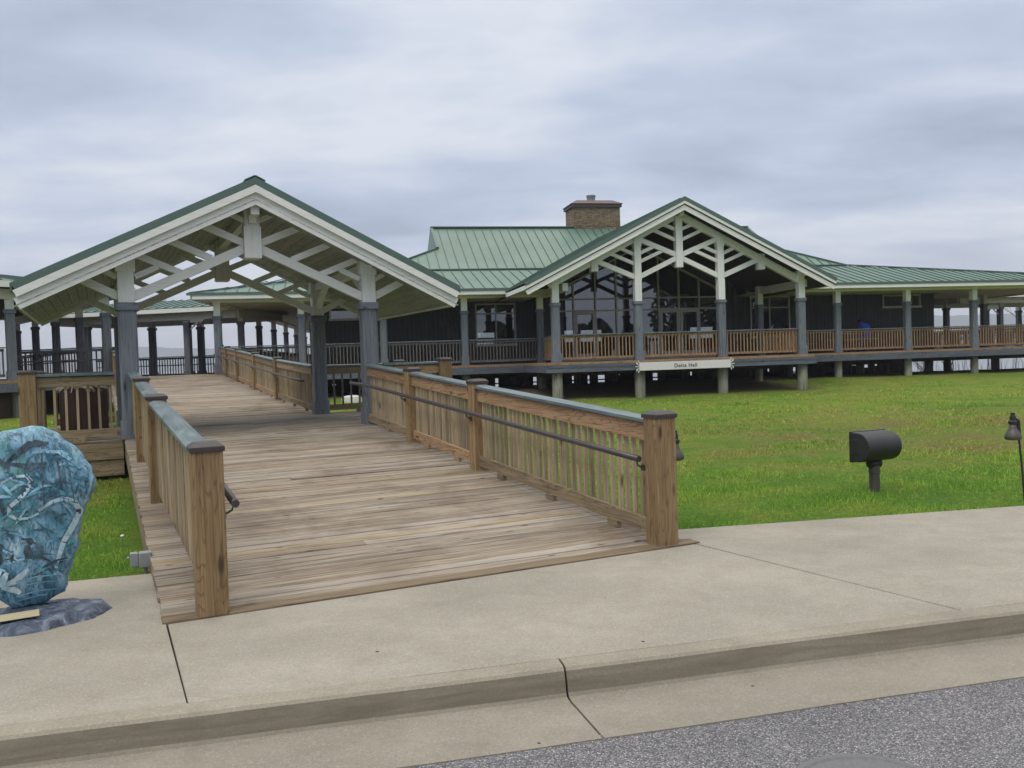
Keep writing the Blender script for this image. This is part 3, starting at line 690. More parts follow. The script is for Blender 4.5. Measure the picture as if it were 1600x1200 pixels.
# ------------------------------------------------------------------ entry pavilion
def build_pavilion():
    root = thing('entry_pavilion', 'open gabled timber pavilion over the boardwalk, cream trusses on four grey columns', 'pavilion', WK, (2.1, 11.2, Zp))
    ox = root['_o']
    col = column_proto(root, .285, 2.07, 3.07, .035, plinth=.3); col.location = (-2.0, -2.0, 0)
    for p in ((2.0, -2.0, 0), (-2.0, 2.0, 0), (2.0, 2.0, 0)): copy_part(col, root, p)
    cu = 2.1; za = 4.765; sl = 0.494; hw = 3.54; v0, v1 = 8.62, 13.85
    # roof: two metal slopes
    m = MB()
    for s in (-1, 1):
        poly = [(cu, v0 - .03, za), (cu + s * hw, v0 - .03, za - sl * hw), (cu + s * hw, v1 + .03, za - sl * hw), (cu, v1 + .03, za)]
        seam_roof(m, poly, (0, 1, 0), t=.03, gap=.45)
    roof = m.build('roof', [M['roof'], M['seam']], root)
    m = MB()
    for s in (-1, 1):
        for v in (v0 - .06, v1 + .03):
            q = lambda y: [(cu, y, za + .012), (cu + s * (hw + .03), y, za + .012 - sl * (hw + .03)), (cu + s * (hw - .03), y, za - .112 - sl * (hw - .03)), (cu, y, za - .112)]
            m.add(q(v) + q(v + .03), [(0, 1, 2, 3), (7, 6, 5, 4), (0, 4, 5, 1), (1, 5, 6, 2), (2, 6, 7, 3)])
        m.beam((cu + s * (hw + .02), v0 - .03, za - sl * hw - .06), (cu + s * (hw + .02), v1 + .03, za - sl * hw - .06), .03, .12)
    m.build('edge_flashing', M['roofedge'], roof, org=ox)
    m = MB()
    for s in (-1, 1): m.slab([(cu, v0 - .06, za + .03), (cu, v1 + .06, za + .03), (cu + s * .16, v1 + .06, za + .03 - .16 * sl), (cu + s * .16, v0 - .06, za + .03 - .16 * sl)][::s], .015)
    m.build('ridge_cap', M['roofedge'], roof, org=ox)
    # soffit boards
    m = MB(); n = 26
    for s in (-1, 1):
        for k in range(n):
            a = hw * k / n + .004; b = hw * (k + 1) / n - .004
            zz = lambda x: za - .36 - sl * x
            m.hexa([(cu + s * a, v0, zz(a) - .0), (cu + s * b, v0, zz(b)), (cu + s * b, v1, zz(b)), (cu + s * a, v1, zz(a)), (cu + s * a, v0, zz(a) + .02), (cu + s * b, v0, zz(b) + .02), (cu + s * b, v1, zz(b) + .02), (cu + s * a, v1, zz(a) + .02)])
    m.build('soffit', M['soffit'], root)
    # barge boards: narrow upper course standing proud of the wide lower one
    for v, q in ((v0, -1), (v1, 1)):
        for s in (-1, 1):
            m = MB()
            def band(z0, z1, off, th):
                pts = []
                for vv in (v + q * off, v + q * (off - th)):
                    pts.append([(cu, vv, za - z0), (cu + s * hw, vv, za - z0 - sl * hw), (cu + s * (hw - (z1 - z0) * .42), vv, za - z1 - sl * (hw - (z1 - z0) * .42)), (cu, vv, za - z1)])
                a, b = pts; m.add(a + b, [(0, 1, 2, 3), (7, 6, 5, 4), (0, 4, 5, 1), (1, 5, 6, 2), (2, 6, 7, 3), (3, 7, 4, 0)])
            band(.116, .235, .06, .09); band(.235, .43, .0, .04)
            b_ = m.build('barge_board', M['cream_x'], root)
    # eave boards down the two long sides
    for s in (-1, 1):
        m = MB(); m.beam((cu + s * (hw - .05), v0 + .03, za - sl * hw - .25), (cu + s * (hw - .05), v1 - .03, za - sl * hw - .25), .04, .2)
        m.build('eave_board', M['cream_y'], root)
    # trusses
    def truss(v, q):
        t = thing_part('truss', root)
        def seg(a, b, w, h, name=None):
            m = MB()
            for s in (-1, 1): m.beam((cu + s * a[0], v, a[1]), (cu + s * b[0], v, b[1]), w, h, up=(0, 1, 0) if False else (0, 0, 1))
            return m
        m = MB()
        for s in (-1, 1):
            B = lambda a, b, th, h: m.beam((cu + s * a[0], v, a[1]), (cu + s * b[0], v, b[1]), th, h)
            B((.05, 4.50), (3.2, 4.50 - sl * 3.15), .13, .2)             # rafter below the roof
        m.build('rafter', M['cream_x'], t, org=ox)
        m = MB()
        for s in (-1, 1):
            B = lambda a, b, th, h: m.beam((cu + s * a[0], v, a[1]), (cu + s * b[0], v, b[1]), th, h)
            B((1.9, 2.86), (.08, 3.70), .11, .15); B((2.1, 2.86), (2.85, 3.24), .105, .13)
        m.build('chord', M['cream_x'], t, org=ox, bevel=.004)
        m = MB()
        for s in (-1, 1):
            B = lambda a, b, th, h: m.beam((cu + s * a[0], v + .0, a[1]), (cu + s * b[0], v, b[1]), th, h)
            B((1.86, 3.55), (1.12, 3.24), .08, .105); B((1.36, 3.80), (.66, 3.50), .085, .11); B((.80, 4.06), (.1, 3.76), .085, .12); B((.36, 4.27), (.1, 4.15), .08, .08)
            B((1.86, 3.18), (1.5, 3.35), .08, .09); B((2.12, 3.17), (2.42, 3.33), .08, .085)
        m.build('web_member', M['cream_x'], t, org=ox, bevel=.004)
        m = MB(); m.box((cu, v, 3.96), (.25, .25, .92)); m.box((cu, v, 3.78), (.285, .285, .54)); m.box((cu, v + q * .17, 4.30), (.13, .1, .42))
        m.build('king_post', M['cream_z'], t, org=ox, bevel=.006)
        for s in (-1, 1):
            m = MB(); m.box((cu + s * 2.0, v, 3.43), (.29, .29, .36)); m.box((cu + s * 2.06, v + q * .17, 3.54), (.13, .1, .30))
            m.build('bearing_block', M['cream_z'], t, org=ox, bevel=.006)
    truss(9.2, -1); truss(13.2, 1)
    for s in (-1, 1):
        m = MB(); m.beam((cu + s * 2.0, 9.3, 3.45), (cu + s * 2.0, 13.1, 3.45), .16, .3); m.beam((cu + s * 2.0, 9.35, 2.95), (cu + s * 2.0, 10.1, 3.35), .1, .12); m.beam((cu + s * 2.0, 13.05, 2.95), (cu + s * 2.0, 12.3, 3.35), .1, .12)
        m.build('side_beam', M['cream_y'], root, bevel=.005)
    m = MB(); m.beam((cu, v0 + .1, 4.29), (cu, v1 - .1, 4.29), .14, .2); m.build('ridge_beam', M['cream_y'], root)
def thing_part(name, root):
    e = bpy.data.objects.new(name, None); COL.objects.link(e); e.parent = root; e['_o'] = root['_o']; return e
build_pavilion()

# ------------------------------------------------------------------ the hall
ZF = 1.45
GC = 5.1                           # centre of the gable along the front
def rail_section(parent, p, q, kind='rust', org=None, top=1.06, gap=0.135, mid=False):
    """porch railing between two columns: part with merged slats, top rail as sub-part"""
    p = Vector(p); q = Vector(q); L = (q - p).length; d = (q - p) / L; ax = 'x' if abs(d.x) > abs(d.y) else 'y'
    m = MB(); n = int(L / gap); ang = math.atan2(d.y, d.x)
    for k in range(n):
        c = p + d * (L * (k + .5) / n); w = .019
        h = Vector((d.x, d.y, 0)) * w; s = Vector((-d.y, d.x, 0)) * w
        z0, z1 = .12, top - .06
        m.hexa([c - h - s + Vector((0, 0, z0)), c + h - s + Vector((0, 0, z0)), c + h + s + Vector((0, 0, z0)), c - h + s + Vector((0, 0, z0)), c - h - s + Vector((0, 0, z1)), c + h - s + Vector((0, 0, z1)), c + h + s + Vector((0, 0, z1)), c - h + s + Vector((0, 0, z1))])
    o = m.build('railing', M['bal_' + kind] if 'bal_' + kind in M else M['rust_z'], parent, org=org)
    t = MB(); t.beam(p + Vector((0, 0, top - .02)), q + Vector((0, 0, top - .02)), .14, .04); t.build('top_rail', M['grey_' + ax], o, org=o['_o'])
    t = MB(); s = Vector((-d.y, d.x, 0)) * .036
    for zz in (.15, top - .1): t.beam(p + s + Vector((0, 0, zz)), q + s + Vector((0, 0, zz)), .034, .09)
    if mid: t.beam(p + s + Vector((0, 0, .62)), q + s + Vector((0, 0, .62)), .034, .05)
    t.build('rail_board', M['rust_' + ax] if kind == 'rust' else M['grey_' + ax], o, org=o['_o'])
    return o
def window(parent, a0, a1, z0, z1, y, vm=(), hm=(), fr=.07, name='window'):
    m = MB()
    m.box(((a0 + a1) / 2, y, z1 - fr / 2), (a1 - a0, .1, fr)); m.box(((a0 + a1) / 2, y - .02, z0 + fr / 2 - .02), (a1 - a0 + .06, .16, fr + .03))
    for a in (a0 + fr / 2, a1 - fr / 2): m.box((a, y, (z0 + z1) / 2), (fr, .098, z1 - z0 - 2 * fr))
    for a in vm: m.box((a, y, (z0 + z1) / 2), (fr * .8, .09, z1 - z0 - 2 * fr))
    for z in hm: m.box(((a0 + a1) / 2, y, z), (a1 - a0 - 2 * fr, .085, fr * .8))
    o = m.build(name, M['frame'], parent)
    g = MB(); g.add([(a0 + .02, y + .01, z0 + .02), (a1 - .02, y + .01, z0 + .02), (a1 - .02, y + .01, z1 - .02), (a0 + .02, y + .01, z1 - .02)], [(0, 1, 2, 3)]); g.build('pane', M['glass'], o, org=o['_o'])
    return o

def build_hall():
    root = thing('hall_building', 'long hall on piles with green metal roofs, stone chimney and wide cream gabled porch', 'building', HB, (GC, 0, ZF))
    ox = root['_o']; root.scale = (.983, 1, 1); root.location = HB.w((GC * .983, 0, ZF))      # bay spacing trimmed to fit the columns
    side = lambda k: (-12.9 + .40 * k, 3.9 + 4.6 * k)
    # floors -------------------------------------------------------
    m = MB()
    def deck(poly, z): m.prism(poly, z - .09, z)
    deck([(-.45, -.28), (10.75, -.28), (10.75, 3.55), (-.45, 3.55)], ZF)
    deck([(-13.3, 3.55), (29.6, 3.55), (29.6, 20), (-11.2, 20)], ZF - .002)
    deck([(-11.2, 20.004), (5, 20.004), (5, 40), (-9.8, 40)], ZF - .002)
    m.build('porch_floor', M['rust_x'], root)
    m = MB(); S_ = lambda p, q, mm: mm.beam((p[0], p[1], ZF - .235), (q[0], q[1], ZF - .235), .05, .28)
    S_((-.5, -.32), (10.8, -.32), m); S_((-13.35, 3.52), (-.48, 3.52), m); S_((10.78, 3.52), (29.6, 3.52), m)
    m.beam((-.5, -.355, ZF - .15), (10.8, -.355, ZF - .15), .02, .1)
    m.build('rim_board', M['skirt'], root)
    m = MB(); S_((-.47, -.32), (-.47, 3.5), m); S_((10.77, -.32), (10.77, 3.5), m); S_((-13.33, 3.52), (-9.8, 40), m)
    m.build('rim_board', M['skirt_y'], root)
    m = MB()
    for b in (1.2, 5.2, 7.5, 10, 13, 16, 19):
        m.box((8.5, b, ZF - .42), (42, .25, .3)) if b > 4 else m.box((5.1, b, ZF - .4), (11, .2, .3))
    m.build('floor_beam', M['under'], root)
    # piles ----------------------------------------------------------
    pile = MB().lathe([(.21, -2.6), (.205, 0.0)], n=16).build('piling', M['pile'], root, org=(0, 0, 0), smooth=False)
    for p_ in pile.data.polygons: p_.use_smooth = len(p_.vertices) == 4
    first = True
    spots = [(0, 0), (3.35, 0), (6.85, 0), (10.35, 0)] + [(a, 3.9) for a in (.35, 10.5, -2.95, -6.35, -9.65, -12.9, 14.5, 18.15, 21.75, 25.4)] + [(a, b) for b in (7.4, 11, 14.5, 18) for a in np.arange(-10, 30, 4.0)]
    for a, b in spots:
        o = pile if first else pile.copy()
        if not first: COL.objects.link(o); o.parent = root
        o.location = (a - ox[0], b - ox[1], ZF - .1 - ox[2]); first = False
        if b > 0 and b < 5: o.scale = (.85, .85, 1)
    # skirting slats at the back of the crawl space, light comes through its gaps
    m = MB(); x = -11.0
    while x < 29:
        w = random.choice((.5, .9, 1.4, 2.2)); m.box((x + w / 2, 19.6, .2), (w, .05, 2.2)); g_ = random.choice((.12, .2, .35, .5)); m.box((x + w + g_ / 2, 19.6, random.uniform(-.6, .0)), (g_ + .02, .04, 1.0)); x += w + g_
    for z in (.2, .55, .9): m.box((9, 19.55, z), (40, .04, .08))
    m.build('underfloor_screen', M['under'], root)
    # columns ----------------------------------------------------------
    col = column_proto(root, .32, 2.14, 3.06, .05, plinth=.36)
    col.location = (0 - ox[0], 0, 0)
    for a in (3.35, 6.85, 10.35): copy_part(col, root, (a - ox[0], 0, 0))
    rows = [(a, 3.9) for a in (.35, -2.95, -6.35, -9.65, -12.9, 10.6, 14.5, 18.15, 21.75, 25.4, 29.0)] + [side(k) for k in range(1, 8)]
    for a, b in rows: copy_part(col, root, (a - ox[0], b, 0)).scale = (.9, .9, 1) if b > 4 else (.93, .93, 1)
    # beams over the columns
    zb = ZF + 2.78
    m = MB()
    for c_, l_, f_, g_ in ((-6.2, 13.8, -6.45, 14.5), (19.95, 18.9, 20.3, 19.0)):
        MB().box((c_, 3.9, zb + .15), (l_, .26, .3)).build('eave_beam', M['cream_x'], root); MB().box((f_, 3.05, 4.4), (g_, .05, .16)).build('fascia', M['cream_x'], root)
    m = MB(); s7 = side(7)
    MB().beam((-12.9, 3.9, zb + .15), (s7[0], s7[1], zb + .15), .26, .3).build('eave_beam', M['cream_y'], root); MB().beam((-13.75, 3.1, 4.4), (s7[0] - .85, s7[1], 4.4), .05, .16).build('fascia', M['cream_y'], root)
    for a_, b_, l_ in ((.5, 2.0, 3.5), (10.7, 2.0, 3.5), (29.2, 12, 16)): MB().box((a_, b_, zb + .15 if l_ > 4 else zb + .1), (.22, l_, .3)).build('eave_beam', M['cream_y'], root)
    # ceilings under the porch roofs
    m = MB(); m.prism([(-13.65, 3.12), (.4, 3.12), (.4, 7.15), (-9.0, 7.15), (-6.5, 40), (-10.5, 40)], 4.30, 4.33); m.prism([(10.8, 3.12), (29.6, 3.12), (29.6, 20), (22.7, 20), (22.7, 7.15), (10.8, 7.15)], 4.30, 4.33)
    m.build('porch_ceiling', M['cream_x'], root)
    # walls --------------------------------------------------------------
    WB = 7.2; GB = 5.6
    m = MB()
    def wall(a0, a1, holes=()):
        x = a0
        for h0, h1, z0, z1 in holes:
            m.box(((x + h0) / 2, WB + .08, (ZF + 4.3) / 2), (h0 - x, .16, 4.3 - ZF))
            m.box(((h0 + h1) / 2, WB + .08, (ZF + z0) / 2), (h1 - h0, .16, z0 - ZF)); m.box(((h0 + h1) / 2, WB + .08, (z1 + 4.3) / 2 + .001), (h1 - h0, .16, 4.3 - z1)); x = h1
        m.box(((x + a1) / 2, WB + .08, (ZF + 4.3) / 2), (a1 - x, .16, 4.3 - ZF))
    wall(-9.3, 1.0, [(-8.55, -6.2, 3.62, 4.2), (-1.93, -.02, 2.3, 4.22)])
    wall(10.3, 22.2, [(11.85, 14.0, 2.3, 4.3), (19.2, 21.4, 3.62, 4.26)])
    m.beam((-9.35, WB, ZF + 1.43), (-6.3, 40, ZF + 1.43), .16, 2.86); m.beam((22.12, WB + .1, ZF + 1.43), (22.12, 20, ZF + 1.43), .16, 2.86)
    m.box((1.05, (GB + WB) / 2, ZF + 1.6), (.16, WB - GB + .1, 3.2)); m.box((10.25, (GB + WB) / 2, ZF + 1.6), (.16, WB - GB + .1, 3.2))
    # gable end wall strips beside and above the glazing
    m.box((1.5, GB + .08, ZF + 1.6), (.75, .16, 3.2)); m.box((9.95, GB + .08, ZF + 1.6), (.45, .16, 3.2))
    for s in (-1, 1):
        m.add([(GC + .35, GB, 6.62), (GC + .35 + s * 4.6, GB, 4.4), (GC + .35 + s * 4.9, GB, 4.9), (GC + .35, GB, 7.2), (GC + .35, GB + .16, 6.62), (GC + .35 + s * 4.6, GB + .16, 4.4), (GC + .35 + s * 4.9, GB + .16, 4.9), (GC + .35, GB + .16, 7.2)], [(0, 1, 2, 3), (7, 6, 5, 4), (0, 4, 5, 1), (2, 6, 7, 3)])
    # back wall of the room, with the windows that show through the glass
    bx = -8.6
    for w0, w1 in ((-3.0, -1.3), (-.9, .6), (4.6, 5.4), (5.7, 7.0), (12.5, 14.0)):
        m.box(((bx + w0) / 2, 16.0, ZF + 1.43), (w0 - bx, .16, 2.86)); m.box(((w0 + w1) / 2, 16, ZF + .53), (w1 - w0, .16, 1.06)); m.box(((w0 + w1) / 2, 16, ZF + 2.29), (w1 - w0, .16, 1.14)); m.box(((w0 + w1) / 2, 16, ZF + 1.4), (w1 - w0, .1, .07)); bx = w1
    m.box(((bx + 22.5) / 2, 16.0, ZF + 1.43), (22.5 - bx, .16, 2.86)); m.box((7, 16.2, 5.0), (31, .1, 1.5))
    m.build('wall', M['darkwall'], root)
    m = MB(); m.prism([(-9, 7.4), (22.0, 7.4), (22.0, 20), (-8, 20)], 4.34, 4.36); m.box((GC, 7.45, 5.08), (13.4, .08, 1.5)); m.box((GC, 7.45, 6.2), (2.4, .08, .74)); m.build('ceiling_and_attic_screen', M['interior'], root)  # ceiling, plus upright dark panels added to block the bright attic behind the glazing
    m = MB()
    for k in range(7): m.box((2 + 1.1 * k + .2 * (k % 2), 9.5 + .8 * (k % 3), ZF + .72), (.8, .8, .05)); m.box((2 + 1.1 * k + .2 * (k % 2), 9.5 + .8 * (k % 3), ZF + .36), (.08, .08, .7))
    m.build('room_table', M['under'], root)
    # windows ---------------------------------------------------------------
    window(root, -1.93, -.02, 2.3, 4.22, WB, vm=(-.96,), hm=(3.75,))
    window(root, -8.55, -6.2, 3.62, 4.2, WB, vm=(-7.3,))
    window(root, 11.85, 14.0, 2.3, 4.3, WB, vm=(12.9,), hm=(3.75,))
    window(root, 19.2, 21.4, 3.62, 4.26, WB, vm=(20.4,))
    # glazed gable end ---------------------------------------------------------
    gc = GC + .38; hwg = 4.1; zt = 6.58; sl = .5
    f = MB(); fy = GB - .02
    zr = lambda a: zt - abs(a - gc) * sl
    for s in (-1, 1): f.beam((gc, fy, zt - .04), (gc + s * hwg, fy, zt - .04 - hwg * sl), .1, .09)
    muls = [gc - 4.05, gc - 3.15, gc - 2.1, gc - 1.1, gc + .95, gc + 1.95, gc + 2.95, gc + 4.05]
    for a in muls: f.box((a, fy, (ZF + zr(a) - .1) / 2), (.065, .1, zr(a) - .1 - ZF))
    f.box((gc - .12, fy, (ZF + zt - .12) / 2), (.24, .16, zt - .12 - ZF))
    for z in (4.22, 3.70):
        xx = [gc - 4.05] + muls[1:4] + [gc - .24]
        f.box((gc - 2.14, fy, z), (3.8, .085, .065)); f.box((gc + 2.03, fy, z), (4.0, .085, .065))
    f.box((gc, fy, ZF + .05), (8.1, .09, .1))
    gw = f.build('gable_glazing', M['frame'], root)
    g = MB(); pts = [(gc - hwg, ZF + .05), (gc + hwg, ZF + .05), (gc + hwg, zt - hwg * sl), (gc, zt), (gc - hwg, zt - hwg * sl)]
    g.add([(a, GB + .02, z) for a, z in pts], [(0, 1, 2, 3, 4)])
    g.build('pane', M['glass'], gw, org=gw['_o'])
    for a0, w in ((gc + .98, .95), (gc + 1.98, .95), (gc - 3.12, .98)):
        d = MB(); z1 = 3.66; y = GB - .07
        for x in (a0 + .07, a0 + w - .07): d.box((x, y, (ZF + .1 + z1) / 2), (.12, .05, z1 - ZF - .1))
        d.box((a0 + w / 2, y, z1 - .06), (w - .26, .045, .12)); d.box((a0 + w / 2, y, ZF + .22), (w - .26, .045, .22)); 
        dd = d.build('door', M['frame'], root)
        h = MB(); h.tube([(a0 + .1, y - .06, ZF + .95), (a0 + .1, y - .06, ZF + 1.3)], .014, 8); h.build('handle', M['black'], dd, org=dd['_o'])
    # main roof --------------------------------------------------------------
    zr_, br, zk, bk, ze, be = 8.30, 11.3, 5.74, 7.0, 4.55, 3.05
    aL, aR = -3.35, 13.9
    m = MB(); ey = (1, 0, 0)
    kl, kr = -6.4, 17.1; gl, gr = aL - .01, aR + .01
    # upper slopes with gablets
    zg = zk + (9.1 - bk) * (zr_ - zk) / (br - bk)
    sl_u = (zr_ - zk) / (br - bk)
    seam_roof(m, [(kl, bk, zk), (kr, bk, zk), (aR, 9.1, zg), (aL, 9.1, zg)], ey); seam_roof(m, [(aL, 9.1, zg), (aR, 9.1, zg), (aR, br, zr_), (aL, br, zr_)], ey)
    seam_roof(m, [(aL, 13.5, zg), (aL, br, zr_), (aR, br, zr_), (aR, 13.5, zg)], ey)
    seam_roof(m, [(kr, 15.6, zk), (kl, 15.6, zk), (gl, 13.5, zg), (gr, 13.5, zg)], ey)
    seam_roof(m, [(kl, 15.6, zk), (kl, bk, zk), (gl, 9.1, zg), (gl, 13.5, zg)], (0, 1, 0)); seam_roof(m, [(kr, bk, zk), (kr, 15.6, zk), (gr, 13.5, zg), (gr, 9.1, zg)], (0, 1, 0))
    m.slab([(aL - .02, 9.1, zg), (aL - .02, 13.5, zg), (aL - .02, br, zr_)], .04); m.slab([(aR + .02, 13.5, zg), (aR + .02, 9.1, zg), (aR + .02, br, zr_)], .04)
    # porch roofs
    seam_roof(m, [(-13.8, be, ze), (-.9, be, ze), (1.42, bk, zk - .02), (kl, bk, zk - .02)], ey, phase=.3)
    seam_roof(m, [(11.1, be, ze), (29.9, be, ze), (kr, bk, zk - .02), (8.78, bk, zk - .02)], ey, phase=.1)
    seam_roof(m, [(29.9, be, ze), (29.9, 21, ze), (kr, 15.6, zk - .02), (kr, bk, zk - .02)], (0, 1, 0))
    seam_roof(m, [(-13.8, be, ze), (kl, bk, zk - .02), (kl, 15.6, zk - .02), (-4.5, 40, zk - .02), (-10.3, 40, ze)][::-1], (.08, 1, 0))
    roof = m.build('roof', [M['roof'], M['seam']], root)
    m = MB(); m.beam((aL - .05, br, zr_ + .03), (aR + .05, br, zr_ + .03), .3, .05); m.beam((kl, bk - .02, zk + .03), (kr, bk - .02, zk + .03), .08, .05)
    for s, g_, k_ in ((aL, gl, kl), (aR, gr, kr)):
        m.beam((s, 9.0, zg + .02), (s, br, zr_ + .03), .12, .08); m.beam((g_, 9.1, zg + .03), (k_, bk, zk + .03), .14, .05)
    m.beam((kl, bk, zk + .03), (-13.8, be, ze + .03), .14, .05); m.beam((kr, bk, zk + .03), (29.9, be, ze + .03), .14, .05)
    m.box((-7.4, be - .03, ze - .03), (13.0, .05, .1)); m.box((20.5, be - .03, ze - .03), (18.9, .05, .1))
    m.build('ridge_cap', M['roofedge'], roof, org=ox)
    # chimney
    c = MB(); c.box((5.36, 11.9, 8.6), (2.55, 1.5, 1.5)); ch = c.build('chimney', M['stone'], root)
    k = MB(); k.box((5.36, 11.9, 9.42), (2.72, 1.68, .16))
    a, b, z0, z1 = 1.42, .9, 9.5, 9.74
    k.add([(5.36 - a, 11.9 - b, z0), (5.36 + a, 11.9 - b, z0), (5.36 + a, 11.9 + b, z0), (5.36 - a, 11.9 + b, z0), (5.36 - 1.0, 11.9 - .45, z1), (5.36 + 1.0, 11.9 - .45, z1), (5.36 + 1.0, 11.9 + .45, z1), (5.36 - 1.0, 11.9 + .45, z1)], [(3, 2, 1, 0), (4, 5, 6, 7), (0, 1, 5, 4), (1, 2, 6, 5), (2, 3, 7, 6), (3, 0, 4, 7)])
    k.build('chimney_cap', M['copper'], ch, org=ox)
    k = MB(); k.lathe([(.22, 9.7), (.22, 9.95), (.25, 9.97), (.25, 10.06), (.0, 10.08)], c=(5.3, 11.9, 0), n=16); k.build('flue', M['flue'], ch, org=ox)
    # gabled porch roof ----------------------------------------------------------
    za, sl, hw, f0 = 7.60, .493, 6.42, -.72
    zline = zk + (0) ; m = MB()
    yend = lambda z: bk + (z - zk) / sl_u if z > zk else be + (z - ze) / ((zk - ze) / (bk - be))
    for s in (-1, 1):
        zl = za - sl * hw; zm = zk
        pm = (za - zm) / sl
        poly = [(GC, f0 - .03, za), (GC + s * hw, f0 - .03, zl), (GC + s * hw, 3.4, zl), (GC + s * pm, yend(zm) + .3, zm), (GC, yend(za) + .3, za)]
        seam_roof(m, poly, (0, 1, 0), t=.04)
    gr_ = m.build('gable_roof', [M['roof'], M['seam']], root)
    m = MB()
    for s in (-1, 1):
        q = lambda y: [(GC, y, za + .012), (GC + s * (hw + .03), y, za + .012 - sl * (hw + .03)), (GC + s * (hw - .03), y, za - .14 - sl * (hw - .03)), (GC, y, za - .14)]
        m.add(q(f0 - .065) + q(f0 - .032), [(0, 1, 2, 3), (7, 6, 5, 4), (0, 4, 5, 1), (1, 5, 6, 2), (2, 6, 7, 3)])
    m.build('edge_flashing', M['roofedge'], gr_, org=ox)
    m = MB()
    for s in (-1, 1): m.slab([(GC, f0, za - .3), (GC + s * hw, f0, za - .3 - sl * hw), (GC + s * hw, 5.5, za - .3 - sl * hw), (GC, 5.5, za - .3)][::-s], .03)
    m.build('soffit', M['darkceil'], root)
    for s in (-1, 1):
        m = MB()
        for z0, z1, off in ((.145, .255, .05), (.255, .5, -.01)):
            y0, y1 = f0 - off, f0 + .05
            q = lambda y: [(GC, y, za - z0), (GC + s * hw, y, za - z0 - sl * hw), (GC + s * (hw - (z1 - z0) * .42), y, za - z1 - sl * (hw - (z1 - z0) * .42)), (GC, y, za - z1)]
            m.add(q(y0) + q(y1), [(0, 1, 2, 3), (7, 6, 5, 4), (0, 4, 5, 1), (1, 5, 6, 2), (2, 6, 7, 3), (3, 7, 4, 0)])
        m.build('barge_board', M['cream_x'], root)
    for s in (-1, 1):
        m = MB(); m.beam((GC + s * (hw - .04), f0 + .06, za - sl * hw - .2), (GC + s * (hw - .04), 3.0, za - sl * hw - .2), .05, .2); m.build('eave_board', M['cream_y'], root)
    # truss in the plane of the front columns
    tr = thing_part('truss', root)
    def part(nm, segs, th, h):
        m = MB()
        for a, b in segs:
            for s in (-1, 1): m.beam((GC + s * a[0], 0, a[1]), (GC + s * b[0], 0, b[1]), th, h)
        m.build(nm, M['cream_x'], tr, org=ox, bevel=.004)
    part('rafter', [((.05, 7.02), (5.34, 7.02 - .503 * 5.29))], .2, .27)
    part('chord', [((3.42, 5.28), (1.78, 4.62)), ((1.72, 4.62), (.1, 5.36)), ((1.72, 6.12), (.1, 5.48))], .14, .185)
    part('web_member', [((1.15, 6.50), (.1, 6.05)), ((.70, 6.70), (.1, 6.46)), ((1.7, 5.2), (.68, 5.64)), ((1.7, 5.52), (1.05, 5.80)), ((2.98, 5.62), (1.78, 5.13)), ((2.55, 5.82), (1.78, 5.48))], .1, .13)
    m = MB(); m.box((GC, 0, 6.02), (.28, .28, 2.06)); m.box((GC, -.2, 7.05), (.2, .5, .2)); m.build('king_post', M['cream_z'], tr, org=ox, bevel=.006)
    for s in (-1, 1):
        m = MB(); m.box((GC + s * 3.5, 0, 5.18), (.28, .28, .62)); m.build('hanging_post', M['cream_z'], tr, org=ox, bevel=.006)
        m = MB(); m.box((GC + s * 1.74, 0, 5.35), (.27, .27, 1.72)); m.box((GC + s * 1.74, 0, 6.02), (.31, .31, .42)); m.build('upper_post', M['cream_z'], tr, org=ox, bevel=.006)
        m = MB(); m.box((GC + s * 5.2, 0, 4.62), (.3, .3, .32)); m.box((GC + s * 5.2, -.3, 4.7), (.2, .6, .26)); m.build('bearing_block', M['cream_z'], tr, org=ox, bevel=.006)
    # railings -------------------------------------------------------------------
    for a0, a1 in ((.17, 3.18), (3.52, 6.68), (7.02, 10.18)): rail_section(root, (a0, 0, ZF), (a1, 0, ZF), 'rust', gap=.14)
    rail_section(root, (0, .2, ZF), (.45, 3.7, ZF), 'rust', gap=.14); rail_section(root, (10.4, .2, ZF), (10.68, 3.7, ZF), 'rust', gap=.14)
    for a0, a1 in ((10.78, 14.34), (14.66, 17.99), (18.31, 21.59), (21.91, 25.24), (25.56, 28.9)): rail_section(root, (a0, 3.9, ZF), (a1, 3.9, ZF), 'rust', gap=.14)
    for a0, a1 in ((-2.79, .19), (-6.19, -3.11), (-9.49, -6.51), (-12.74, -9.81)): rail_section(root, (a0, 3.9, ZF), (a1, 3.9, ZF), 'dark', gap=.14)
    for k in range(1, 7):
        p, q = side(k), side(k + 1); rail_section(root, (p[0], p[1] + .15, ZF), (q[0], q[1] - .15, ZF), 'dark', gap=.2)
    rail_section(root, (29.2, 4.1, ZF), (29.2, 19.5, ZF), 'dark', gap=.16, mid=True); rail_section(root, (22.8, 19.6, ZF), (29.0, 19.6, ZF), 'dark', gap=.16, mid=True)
build_hall()

